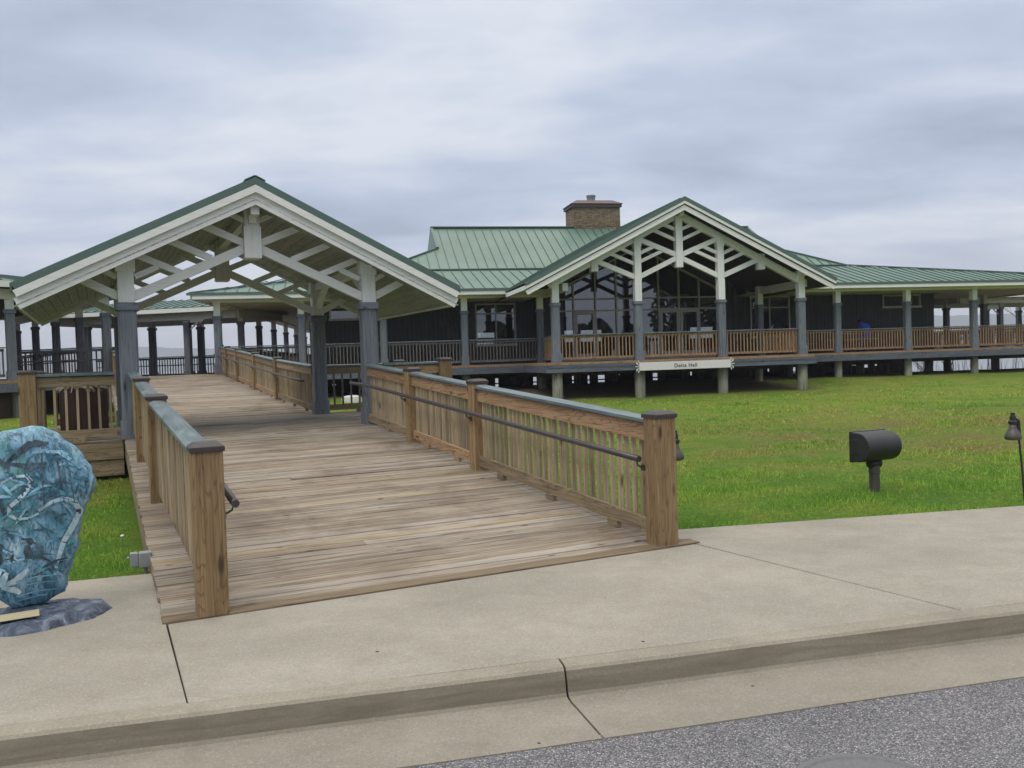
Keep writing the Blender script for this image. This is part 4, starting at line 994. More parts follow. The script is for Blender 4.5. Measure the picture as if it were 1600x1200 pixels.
# ------------------------------------------------------------------ covered walks and the west building
def covered_walk(text, cat, pts, hw, z_eave, z_top, floor, cols, frame=W0, rails=(), name='covered_walk'):
    root = thing(name, text, cat, frame, (pts[0][0], pts[0][1], floor)); ox = root['_o']
    (x0, y0), (x1, y1) = pts; d = Vector((x1 - x0, y1 - y0, 0)); L = d.length; d /= L; n = Vector((-d.y, d.x, 0))
    A = Vector((x0, y0, 0)); B = Vector((x1, y1, 0)); Z = lambda z: Vector((0, 0, z))
    m = MB()
    for s in (-1, 1):
        seam_roof(m, [A + n * s * (hw + .7) + Z(z_eave), B + n * s * (hw + .7) + Z(z_eave), B - d * hw + Z(z_top), A + d * hw + Z(z_top)], d)
    seam_roof(m, [A + n * (hw + .7) + Z(z_eave), A - n * (hw + .7) + Z(z_eave), A + d * hw + Z(z_top)], n); seam_roof(m, [B + n * (hw + .7) + Z(z_eave), B - n * (hw + .7) + Z(z_eave), B - d * hw + Z(z_top)], n)
    m.build('roof', [M['roof'], M['seam']], root)
    m = MB()
    for s in (-1, 1):
        m.beam(A + n * s * (hw + .68) + Z(z_eave - .13), B + n * s * (hw + .68) + Z(z_eave - .13), .05, .18); m.beam(A + n * s * hw + Z(z_eave - .36), B + n * s * hw + Z(z_eave - .36), .22, .32)
    for Q in (A, B): m.beam(Q + n * (hw + .68) + Z(z_eave - .13), Q - n * (hw + .68) + Z(z_eave - .13), .05, .18); m.beam(Q + n * hw + Z(z_eave - .36), Q - n * hw + Z(z_eave - .36), .22, .32)
    m.build('eave_beam', M['cream_x'], root)
    m = MB(); q = [A - n * hw, B - n * hw, B + n * hw, A + n * hw]; m.prism([(p.x, p.y) for p in q], z_eave - .2, z_eave - .17); m.build('porch_ceiling', M['cream_x'], root)
    m = MB(); m.prism([(p.x, p.y) for p in q], floor - .35, floor); m.build('porch_floor', M['skirt'], root)
    c = None
    for x, y in cols:
        if c is None:
            c = column_proto(root, .30, 3.65 - floor, z_eave - floor - .25, .045); c.rotation_euler[2] = math.atan2(d.y, d.x) - frame.a
            o = c; o.location = (x - ox[0], y - ox[1], 0)
        else: copy_part(c, root, (x - ox[0], y - ox[1], 0))
    for p, q in rails: rail_section(root, (*p, floor), (*q, floor), 'dark', gap=.15, mid=True)
    return root
covered_walk('green roofed covered walk far behind the pavilion, joining the hall to the west building', 'covered walk', [(-20.8, 42.0), (-11.6, 39.9)], 2.0, 4.4, 4.95, 1.28,
             [(-17.75, 42.6), (-14.53, 38.7), (-15.56, 43.2), (-19.6, 39.8)], rails=[((-21.5, 44.4), (-11, 42.2))])
covered_walk('short covered walk behind the right end of the porch, leading out of the picture', 'covered walk', [(25.0, 51.5), (44.0, 57.5)], 2.4, 4.5, 5.7, 1.35,
             [(25.4, 50.0), (29.5, 53.2), (25.6, 46.4), (29.1, 51.0), (34, 53.5), (34, 57.4)], rails=[((25.2, 49.2), (43, 55)), ((26, 54.6), (43, 60))])

def build_west():
    root = thing('west_building', 'building at the far left edge with green hipped roof and open columned porch', 'building', W0, (-18, 30, 1.5)); ox = root['_o']
    c15 = (-15.97, 27.47); c165 = (-14.37, 30.58)
    row = [(-16.36, 32.67), (-18.57, 35.13), (-21.04, 38.09), (-23.53, 41.03)]
    base = 1.5
    poly = [(-17.5, 24.2), (-15.75, 27.3), (-14.05, 30.6), (-23.9, 41.6), (-34, 41), (-34, 24)]
    m = MB(); m.prism(poly, base - .1, base); m.build('porch_floor', M['rust_x'], root)
    m = MB()
    for p, q in zip(poly[:3], poly[1:4]): m.beam((*p, base - .24), (*q, base - .24), .06, .28)
    m.build('rim_board', M['skirt'], root)
    m = MB(); ev = [(-18.2, 23.6), (-15.2, 27.1), (-13.3, 30.7), (-23.7, 42.6), (-35, 42)]; pk = (-25, 33.5, 6.25); ze = 4.62
    for p, q in zip(ev[:-1], ev[1:]): seam_roof(m, [(*p, ze), (*q, ze), pk], (q[0] - p[0], q[1] - p[1], 0))
    m.build('roof', [M['roof'], M['seam']], root)
    m = MB()
    for p, q in zip(ev[:-1], ev[1:]): m.beam((*p, ze - .12), (*q, ze - .12), .06, .2)
    st = [(-17.4, 24.4), c15, c165, row[3]]
    for p, q in zip(st[:-1], st[1:]): m.beam((*p, ze - .38), (*q, ze - .38), .26, .32)
    m.build('eave_beam', M['cream_x'], root)
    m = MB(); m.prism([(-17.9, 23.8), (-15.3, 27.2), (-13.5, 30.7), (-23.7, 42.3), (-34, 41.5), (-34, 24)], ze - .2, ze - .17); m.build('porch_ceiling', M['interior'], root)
    m = MB(); m.beam((-18.9, 30.2, base + 1.45), (-24.5, 37, base + 1.45), .16, 2.9); m.beam((-18.9, 30.2, base + 1.45), (-20.5, 24.0, base + 1.45), .16, 2.9); m.build('wall', M['darkwall'], root)
    c = None
    for x, y in [c15, c165] + row:
        if c is None:
            c = column_proto(root, .30, 2.14, 2.75, .045); c.rotation_euler[2] = R(30); c.location = (x - ox[0], y - ox[1], 0)
        else: copy_part(c, root, (x - ox[0], y - ox[1], 0))
    pl = None
    for x, y in ((-15.9, 27.6), (-14.5, 30.6), (-17.3, 33.6), (-20, 37), (-18.5, 28.5)):
        if pl is None: pl = MB().lathe([(.2, -1.8), (.19, -.1)], n=14).build('piling', M['pile'], root, org=(0, 0, 0)); o = pl
        else: o = pl.copy(); COL.objects.link(o); o.parent = root
        o.location = (x - ox[0], y - ox[1], 0)
    rail_section(root, (-17.4, 24.6, base), (c15[0] - .1, c15[1] - .2, base), 'dark')
    rail_section(root, (-14.55, 30.75, base), (-17.6, 30.95, base), 'dark', gap=.2, mid=True)
    m = MB(); m.beam((-16.4, 24.5, .5), (-15.6, 31.6, .5), .06, 1.7); m.beam((-15.6, 31.66, .5), (-23, 40, .5), .06, 1.7); m.build('underfloor_screen', M['under'], root)  # dark sheets added below the floor, standing in for crawl space shade
    pts = row
    for p, q in zip(pts[:-1], pts[1:]):
        v = Vector((q[0] - p[0], q[1] - p[1])).normalized() * .18; rail_section(root, (p[0] + v.x, p[1] + v.y, base), (q[0] - v.x, q[1] - v.y, base), 'dark', gap=.4, mid=True)
build_west()

# ------------------------------------------------------------------ signs
def text_mesh(body, size, depth=0.006):
    cu = bpy.data.curves.new('lettering', 'FONT'); cu.body = body; cu.size = size; cu.extrude = depth; cu.align_x = 'CENTER'; cu.align_y = 'CENTER'; cu.space_character = 1.12
    o = bpy.data.objects.new('tmp', cu); COL.objects.link(o); dg = bpy.context.evaluated_depsgraph_get()
    me = bpy.data.meshes.new_from_object(o.evaluated_get(dg)); bpy.data.objects.remove(o); me.name = 'lettering'; return me
def name_sign():
    root = thing('name_sign', 'long white board reading Delta Hall, with leaf-like ends, below the gabled porch railing', 'sign', HB, (4.99, -.46, 1.2))
    y = -.46
    m = MB(); m.box((4.99, y, 1.2), (3.74, .05, .31)); m.build('board', M['sign'], root, bevel=.006)
    m = MB()
    for s in (-1, 1):
        x = 4.99 + s * 1.88
        for dz, ex in ((.0, .15), (.1, .11), (-.1, .11)):
            m.beam((x - s * .02, y, 1.2 + dz * .4), (x + s * ex, y, 1.2 + dz * 1.2), .04, .03)
        m.beam((x + s * .02, y, 1.15), (x + s * .11, y, 1.02), .04, .03); m.beam((x + s * .02, y, 1.25), (x + s * .11, y, 1.38), .04, .03)
        m.beam((x - s * .0, y, 1.06), (x + s * .03, y, .97), .04, .03); m.beam((x - s * .0, y, 1.34), (x + s * .03, y, 1.43), .04, .03)
    m.build('bracket', M['sign'], root)
    me = text_mesh('Delta Hall', .205); me.materials.append(M['ink'])
    o = bpy.data.objects.new('lettering', me); COL.objects.link(o); o.parent = root; o.rotation_euler = (R(90), 0, 0); o.location = (0, -.034, -.005)
name_sign()
def arrow_sign(loc, ang, ln, text, flip=1):
    f = Frame(loc[0], loc[1], ang); root = thing('arrow_sign', text, 'sign', f, (0, 0, loc[2]), 'arrow signs on the porch columns')
    m = MB(); pts = [(0, -.13), (ln, -.13), (ln, -.2), (ln + .24, 0), (ln, .2), (ln, .13), (0, .13)]
    m.add([(flip * x, -.02, loc[2] + z) for x, z in pts] + [(flip * x, .02, loc[2] + z) for x, z in pts], [tuple(range(7))[::flip], tuple(range(13, 6, -1))[::flip]] + [(i, 7 + i, 7 + (i + 1) % 7, (i + 1) % 7) for i in range(7)])
    m.build('board', M['sign'], root)
    m = MB(); m.beam((0.02 * flip, 0, loc[2] - .42), (.4 * flip, 0, loc[2] - .14), .05, .05); m.build('bracket', M['cream_x'], root)
arrow_sign((-14.30, 38.45, 3.88), R(-20), .55, 'pale arrow board pointing right, on a far column seen through the pavilion')
arrow_sign((-14.05, 30.50, 3.62), R(10), .45, 'pale arrow board at the corner column of the west building, behind the dark pavilion column', 1)
arrow_sign((28.9, 50.8, 3.78), R(20), .8, 'pale arrow board on a column at the far right end of the porch', -1)

# ------------------------------------------------------------------ painted shell sculpture
def shell_sculpture():
    cx, cy = -3.27, 5.76
    f = Frame(cx, cy, math.atan2(-cx, cy) * 1.0 * 0.9)
    root = thing('shell_sculpture', 'upright giant oyster shell painted in blues with dark and white strokes, on a grey base', 'sculpture', f, (0, 0, 0))
    px = [(-25, 700), (-8, 686), (14, 672), (34, 664), (60, 663), (85, 668), (100, 679), (113, 691), (124, 704), (134, 718), (143, 735), (145, 748), (148, 762), (145, 775), (139, 784), (130, 797), (128, 812), (123, 832), (118, 855), (111, 880), (105, 900), (100, 918), (94, 929), (80, 938), (60, 944), (36, 945), (16, 938), (0, 922), (-14, 900), (-30, 868), (-46, 830), (-58, 785), (-56, 750), (-44, 720)]
    k = 0.00432; out = []
    n0 = len(px)
    for i in range(n0):
        for t in (0, .5):
            a, b, c, d = px[(i - 1) % n0], px[i], px[(i + 1) % n0], px[(i + 2) % n0]
            q = [0.5 * (2 * b[j] + (-a[j] + c[j]) * t + (2 * a[j] - 5 * b[j] + 4 * c[j] - d[j]) * t * t + (-a[j] + 3 * b[j] - 3 * c[j] + d[j]) * t ** 3) for j in (0, 1)]
            out.append(((q[0] - 55) * k, (950 - q[1]) * k + .06))
    out = [(x + .006 * math.sin(i * 2.3) + .007 * math.sin(i * .9), z + .006 * math.sin(i * 1.7) + .005 * math.sin(i * .7 + 1)) for i, (x, z) in enumerate(out)][::-1]
    n = len(out); mx = (-.05, .72)
    fr = [(1, 0.055), (1.0, 0.03), (.985, 0.0), (.95, -.02), (.85, -.045), (.7, -.065), (.5, -.08), (.25, -.085), (.08, -.086)]
    def surf(x, z, s): return 0.016 * math.sin(x * 9 + z * 4) + 0.012 * math.sin(z * 13 - x * 5) + .006 * math.sin(x * 31 + 3 * math.sin(z * 17)) + .005 * math.sin(z * 37 + x * 9)
    vs = []; fs = []
    rings = [(s, y) for s, y in fr]; back = [(.97, .095), (.8, .13), (.4, .16), (.08, .165)]
    allr = back[::-1] + rings
    for s, y in allr:
        for x, z in out:
            X = mx[0] + (x - mx[0]) * s; Zz = mx[1] + (z - mx[1]) * s
            vs.append((X, y + surf(X, Zz, s) * (1 - .5 * s), Zz))
    for i in range(len(allr) - 1):
        for q in range(n): fs.append((i * n + q, i * n + (q + 1) % n, (i + 1) * n + (q + 1) % n, (i + 1) * n + q))
    m = MB(); m.add(vs, fs)
    m.add([vs[q] for q in range(n)], [tuple(range(n))[::-1]]); m.add([vs[(len(allr) - 1) * n + q] for q in range(n)], [tuple(range(n))])
    def rel(x, z):
        dx, dz = x - mx[0], z - mx[1]; th = math.atan2(dz, dx)
        rad = min(((abs((math.atan2(zz - mx[1], xx - mx[0]) - th + math.pi) % (2 * math.pi) - math.pi), math.hypot(xx - mx[0], zz - mx[1])) for xx, zz in out))[1]
        return math.hypot(dx, dz) / rad
    def depth(x, z):       # front surface at a point
        best = 1.0
        dx, dz = x - mx[0], z - mx[1]; th = math.atan2(dz, dx); r = math.hypot(dx, dz)
        rad = min(((abs((math.atan2(zz - mx[1], xx - mx[0]) - th + math.pi) % (2 * math.pi) - math.pi), math.hypot(xx - mx[0], zz - mx[1])) for xx, zz in out))[1]
        s = min(r / rad, .97)
        for (s0, y0), (s1, y1) in zip(fr[:-1], fr[1:]):
            if s1 <= s <= s0:
                t = (s - s1) / (s0 - s1 + 1e-9); y = y1 + (y0 - y1) * t; return y + surf(x, z, s) * (1 - .5 * s) - .011
        return -.09
    def stroke(pts, w, mi):    # painted ribbon following the surface, in photo pixels
        P2 = []
        for (a, b), (c, d) in zip(pts[:-1], pts[1:]):
            L = max(2, int(math.hypot(c - a, d - b) / 5))
            P2 += [(a + (c - a) * t / L, b + (d - b) * t / L) for t in range(L)]
        P2.append(pts[-1]); P2 = [q for q in (((x - 55) * k, (950 - y) * k + .06) for x, y in P2) if rel(*q) < .93]; vs = []; N = len(P2)
        if N < 3: return
        for i, (x, z) in enumerate(P2):
            a = P2[max(0, i - 1)]; b = P2[min(N - 1, i + 1)]; L = math.hypot(b[0] - a[0], b[1] - a[1]) + 1e-9
            ww = w * k / 2 * (0.35 + 0.65 * math.sin(math.pi * min(max(i / (N - 1), .08), .92))); nx, nz = -(b[1] - a[1]) / L * ww, (b[0] - a[0]) / L * ww
            for s in (-1, 1): vs.append((x + s * nx, depth(x + s * nx, z + s * nz), z + s * nz))
        m.add(vs, [(2 * i, 2 * i + 1, 2 * i + 3, 2 * i + 2) for i in range(N - 1)], mi)
    DK, WH, TE, MG = 1, 2, 3, 4
    rr = random.Random(3)
    # pale broad brushwork and reeds
    for _ in range(70):
        x = rr.uniform(-20, 125); y = rr.uniform(680, 900); a = rr.uniform(-1.2, 1.2); L = rr.uniform(20, 55)
        if x > 112 and y > 800: continue
        stroke([(x, y), (x + L * .5 * math.cos(a) , y + L * .5 * math.sin(a) - 4), (x + L * math.cos(a) * .8, y + L * math.sin(a) * .8)], rr.uniform(2, 6), rr.choice((TE, MG, MG, 5, 5, DK)))
    for x0, x1 in ((84, 92), (92, 98), (100, 104), (106, 112), (74, 70), (64, 84), (78, 96)): stroke([(x0, 690 + abs(x0 - 90) * .8), ((x0 + x1) / 2 + 2, 735), (x1 + 4, 785)], 2.8, rr.choice((DK, 5, 5)))
    stroke([(24, 718), (40, 703), (58, 688), (84, 689)], 9, DK); stroke([(4, 700), (22, 716), (30, 722)], 7, DK); stroke([(26, 716), (54, 722), (80, 719)], 7, DK); stroke([(2, 745), (14, 770), (22, 800)], 6, DK)
    # pale spiral with dark bars
    spiral = [(18, 745), (34, 737), (52, 736), (58, 744), (52, 760), (40, 772), (28, 782), (26, 794), (36, 802), (52, 802), (66, 796)]
    stroke(spiral, 6, WH)
    for i in range(1, len(spiral) - 1): stroke([(spiral[i][0] - 3, spiral[i][1] - 4), (spiral[i][0] + 3, spiral[i][1] + 4)], 2.6, DK)
    arc = [(66, 792), (84, 780), (102, 776), (116, 784), (124, 800), (112, 822), (98, 845), (88, 875), (84, 896)]; stroke(arc, 9, WH)
    for i in range(2, len(arc) - 1): stroke([(arc[i][0] - 7, arc[i][1] - 2), (arc[i][0] + 7, arc[i][1] + 3)], 1.8, DK)
    # small dark wading birds
    for x, y in ((12, 838), (52, 834)): stroke([(x, y), (x + 1, y + 10)], 10, DK); stroke([(x - 4, y + 10), (x - 2, y + 32)], 12, DK); stroke([(x + 6, y + 8), (x + 16, y + 18), (x + 15, y + 30)], 5, DK)
    # white lily low on the shell, water lines
    for p in ([(8, 902), (4, 890), (12, 876)], [(12, 903), (32, 896), (48, 880)], [(12, 905), (30, 912), (36, 918)], [(8, 904), (-8, 906), (-18, 904)], [(10, 904), (16, 890), (20, 882)]): stroke(p, 10, WH)
    for y in (898, 908, 922, 930): stroke([(30, y), (60, y - 4), (88, y - 2)], 2.4, MG)
    stroke([(120, 790), (126, 830), (112, 870), (104, 905), (98, 924)], 7, DK)
    def paint():
        mt = MT('blue_painted_shell'); v = mt.coord(scale=(5, 5, 3)); a = mt.noise(v, 1.0, 6, 0.65, 2.2); b = mt.noise(mt.coord(scale=(16, 16, 9)), 1, 4, 0.6, 3.0)
        col = mt.ramp(a, [(0.3, S(44, 78, 94)), (0.70, S(180, 204, 216)), (0.40, S(74, 124, 144)), (0.52, S(116, 160, 184))])
        col = mt.mix(mt.rng(b, 0.5, 0.62, 0, 0.7), col, S(36, 56, 70)); c = mt.noise(mt.coord(scale=(3, 3, 3), loc=(4, 2, 1)), 1, 4, 0.6, 1.0)
        col = mt.mix(mt.rng(c, 0.56, 0.7, 0, 0.55), col, S(60, 124, 104))
        mt.base(col).rough(0.35).spec(0.5).bump(b, 0.25, 0.01); return mt.m
    def brush(nm, c, c2):
        mt = MT(nm); a = mt.noise(mt.coord(scale=(14, 14, 10)), 1, 5, 0.7, 2.0); mt.base(mt.ramp(a, [(0.38, c), (0.66, c2)])).rough(0.4); return mt.m
    mats = [paint(), brush('dark_paint', S(40, 46, 54), S(70, 98, 112)), brush('white_paint', S(196, 210, 216), S(126, 170, 190)), brush('teal_paint', S(50, 116, 130), S(96, 158, 176)), brush('mid_blue_paint', S(140, 182, 204), S(84, 140, 166)), brush('deep_blue_paint', S(40, 76, 96), S(66, 120, 142))]
    m.build('shell', mats, root, smooth=True)
    # lumpy base
    b = MB(); vs = []; fs = []; nr, na = 9, 64
    for i in range(nr):
        s = 1 - i / (nr - 1) * .97
        for q in range(na):
            t = 2 * math.pi * q / na; w = 1 + .06 * math.sin(3 * t + 1) + .03 * math.sin(7 * t) + .015 * math.sin(17 * t)
            hh = (.0 if i == 0 else .045 + .05 * (1 - s) ** .6 + .012 * math.sin(9 * t + 14 * s) * s)
            vs.append((-.02 + .45 * w * s * math.cos(t), -.04 + .31 * w * s * math.sin(t), hh))
    for i in range(nr - 1):
        for q in range(na): fs.append((i * na + q, i * na + (q + 1) % na, (i + 1) * na + (q + 1) % na, (i + 1) * na + q))
    fs.append(tuple((nr - 1) * na + q for q in range(na)))
    def basemat():
        mt = MT('grey_blue_cast_base'); a = mt.noise(mt.coord(scale=(9, 9, 9)), 1, 6, 0.7, 1); c = mt.noise(mt.coord(scale=(30, 30, 30)), 1, 4, 0.7)
        col = mt.ramp(a, [(0.35, S(38, 46, 60)), (0.72, S(132, 144, 160)), (0.52, S(68, 80, 98))]); mt.base(col).rough(0.55).bump(mt.math('ADD', a, c), 0.8, 0.02); return mt.m
    b.add(vs, fs).build('base', basemat(), root, smooth=True)
    p = MB(); p.beam((-.21, -.235, .074), (.03, -.22, .074), .12, .006); pl = p.build('plaque', M['brass'], root, bevel=.002)
    pl.rotation_euler = (R(6), 0, 0); pl.location = (0, 0, .045)
shell_sculpture()

# ------------------------------------------------------------------ lawn fittings
def garden_speaker():
    f = Frame(4.18, 9.94, R(24)); root = thing('floodlight', 'black drum-shaped fixture with perforated grille on a short post in the lawn', 'lamp', f, (0, 0, -.04))
    m = MB(); m.lathe([(.062, 0), (.058, .24), (.064, .25), (.06, .33), (.045, .345)], c=(0, 0, -.06), n=20); post = m.build('post', M['bronze'], root, smooth=False)
    k = MB(); k.tube([(-.075, 0, .30), (.075, 0, .30)], .052, 16); k.tube([(0, 0, .27), (0, 0, .40)], .035, 12); k.build('knuckle', M['black'], root)
    # head: D-shaped drum lying across, round side to the street
    m = MB(); n = 22; prof = []; r = .178; cz = .50
    for i in range(n + 1):
        t = math.pi * (.5 + i / n); prof.append((r * 1.05 * math.cos(t) - .0, r * .96 * math.sin(t)))
    prof = [(.07, prof[0][1])] + prof + [(.07, prof[-1][1])]
    def ring(x, s): return [(x, y * s, cz + z * s) for y, z in prof]
    xs = [(-.262, .95), (-.255, 1), (.22, 1), (.25, .96), (.262, .85)]; N = len(prof); vs = [p for x, s in xs for p in ring(x, s)]
    fs = [(i * N + q, i * N + (q + 1) % N, (i + 1) * N + (q + 1) % N, (i + 1) * N + q) for i in range(4) for q in range(N)] + [tuple(range(N))[::-1], tuple(4 * N + q for q in range(N))]
    m.add(vs, fs)
    def grille():
        mt = MT('perforated_black_grille'); tc = mt.coord(scale=(1, 1, 1)); sp = mt.n('ShaderNodeSeparateXYZ'); mt.l(tc, sp.inputs[0])
        ang = mt.math('ARCTAN2', mt.math('SUBTRACT', sp.outputs[2], .56), sp.outputs[1])
        u = mt.math('MULTIPLY', sp.outputs[0], 62.0); v = mt.math('MULTIPLY', ang, 12.0)
        row = mt.math('MULTIPLY', mt.math('FLOOR', v), .5)
        fu = mt.math('SUBTRACT', mt.math('FRACT', mt.math('ADD', u, row)), .5); fv = mt.math('SUBTRACT', mt.math('FRACT', v), .5)
        d = mt.math('SQRT', mt.math('ADD', mt.math('MULTIPLY', fu, fu), mt.math('MULTIPLY', fv, fv))); hole = mt.math('LESS_THAN', d, .34)
        mt.base(mt.mix(hole, S(48, 48, 51), S(10, 10, 12))).rough(.45).bump(mt.math('SUBTRACT', 1.0, hole), .4, .004); return mt.m
    h = m.build('lamp_head', grille(), root, bevel=.004)
    b = MB(); b.box((0, .095, cz), (.53, .05, .36)); b.build('back_plate', M['black'], h, org=root['_o'], bevel=.012)
    e = MB(); e.box((-.263, .03, cz), (.012, .1, .18)); e.build('end_plate', M['black'], h, org=root['_o'], bevel=.02)
garden_speaker()
def path_light(x, y, lean, text, turn):
    f = Frame(x, y, turn); root = thing('path_light', text, 'lamp', f, (0, 0, -.02), 'bell shaped path lights at the pavement edge')
    h = .66; dx = -lean
    m = MB(); m.tube([(0, 0, -.15), (dx * .5, 0, h * .5), (dx, 0, h)], .011, 10); m.tube([(dx, 0, h), (dx - .005, 0, h + .14)], .022, 10); m.build('stake', M['black'], root)
    ox = root['_o']; b = MB(); cx = dx - .06
    b.lathe([(.0, .012), (.066, .0), (.082, .012), (.078, .05), (.052, .095), (.036, .13), (.034, .165)], c=(cx, 0, h - .03), n=24); s = b.build('lamp_shade', M['bronze'], root, smooth=True)
    c = MB(); c.lathe([(.04, 0), (.044, .015), (.044, .03), (.03, .04), (.03, .085), (.022, .09), (.022, .12), (.0, .122)], c=(cx, 0, h + .135), n=20); c.tube([(cx, 0, h + .2), (dx, 0, h + .17), (dx, 0, h + .1)], .018, 8); c.build('lamp_cap', M['black'], root, smooth=False)
path_light(5.36, 8.98, .06, 'bronze bell path light on a leaning stake at the right edge of the lawn', 0)
path_light(1.475, 8.2, .01, 'bronze bell path light half hidden behind the right ramp end post', math.pi)
def junction_box():
    f = Frame(-3.10, 7.10, R(115)); root = thing('junction_box', 'small grey weatherproof outlet box at the foot of the ramp, beside the grass', 'electrical box', f, (0, 0, 0))
    m = MB(); m.box((0, 0, .085), (.085, .10, .13)); m.build('box', M['greybox'], root, bevel=.01)
    m = MB(); m.box((.0, .085, .095), (.075, .06, .11)); m.tube([(0, .12, .11), (0, .14, .11)], .012, 10); m.build('cover', M['greybox'], root, bevel=.01)
    m = MB(); m.tube([(0, 0, .03), (0, 0, -.12)], .014, 8); m.build('conduit', M['greybox'], root)
junction_box()
def bin_():
    u, v = -.60, 10.35; root = thing('litter_bin', 'round dark brown corrugated bin topped with dry pale leaves, standing on the left platform', 'bin', WK, (u, v, Zp + .004))
    m = MB(); n = 96; vs = []; r = .36; h = .82; z0 = Zp + .004
    for z, s in ((0, 1), (h, 1), (h, .93), (h - .1, .93)):
        for k in range(n):
            t = 2 * math.pi * k / n; rr = (r + .014 * math.sin(12 * t)) * s; vs.append((u + rr * math.cos(t), v + rr * math.sin(t), z0 + z))
    fs = [(i * n + k, i * n + (k + 1) % n, (i + 1) * n + (k + 1) % n, (i + 1) * n + k) for i in range(3) for k in range(n)] + [tuple(range(n))[::-1], tuple(3 * n + k for k in range(n))]
    m.add(vs, fs).build('drum', M['rustbin'], root)
    m = MB()
    for k in range(70):
        t = random.uniform(0, 2 * math.pi); a = random.uniform(.02, .2); b = random.uniform(.36, .47); zt = z0 + h - random.uniform(-.02, .07)
        pts = [(u + a * math.cos(t), v + a * math.sin(t), z0 + h + random.uniform(.0, .07)), (u + .3 * math.cos(t + .1), v + .3 * math.sin(t + .1), z0 + h + random.uniform(.03, .08)), (u + b * math.cos(t + .2), v + b * math.sin(t + .2), zt)]
        m.tube(pts, [.010, .009, .003], 4)
    m.build('dry_leaves', M['straw'], root)
bin_()
def dome():
    x, y = -6.22, 33.2; root = thing('utility_cover', 'low white domed cover on the grass, seen through the back platform railing', 'utility cover', W0, (x, y, float(ground_h(x, y)) - .02))
    z = float(ground_h(x, y)) - .05
    m = MB(); m.lathe([(.40, 0), (.39, .17), (.37, .2)], c=(x, y, z), n=32); m.build('wall', M['whitebox'], root, bevel=.01)
    m = MB(); m.lathe([(.38, .201), (.33, .25), (.2, .29), (.0, .305)], c=(x, y, z), n=32); m.build('lid', M['whitebox'], root, smooth=True)
dome()

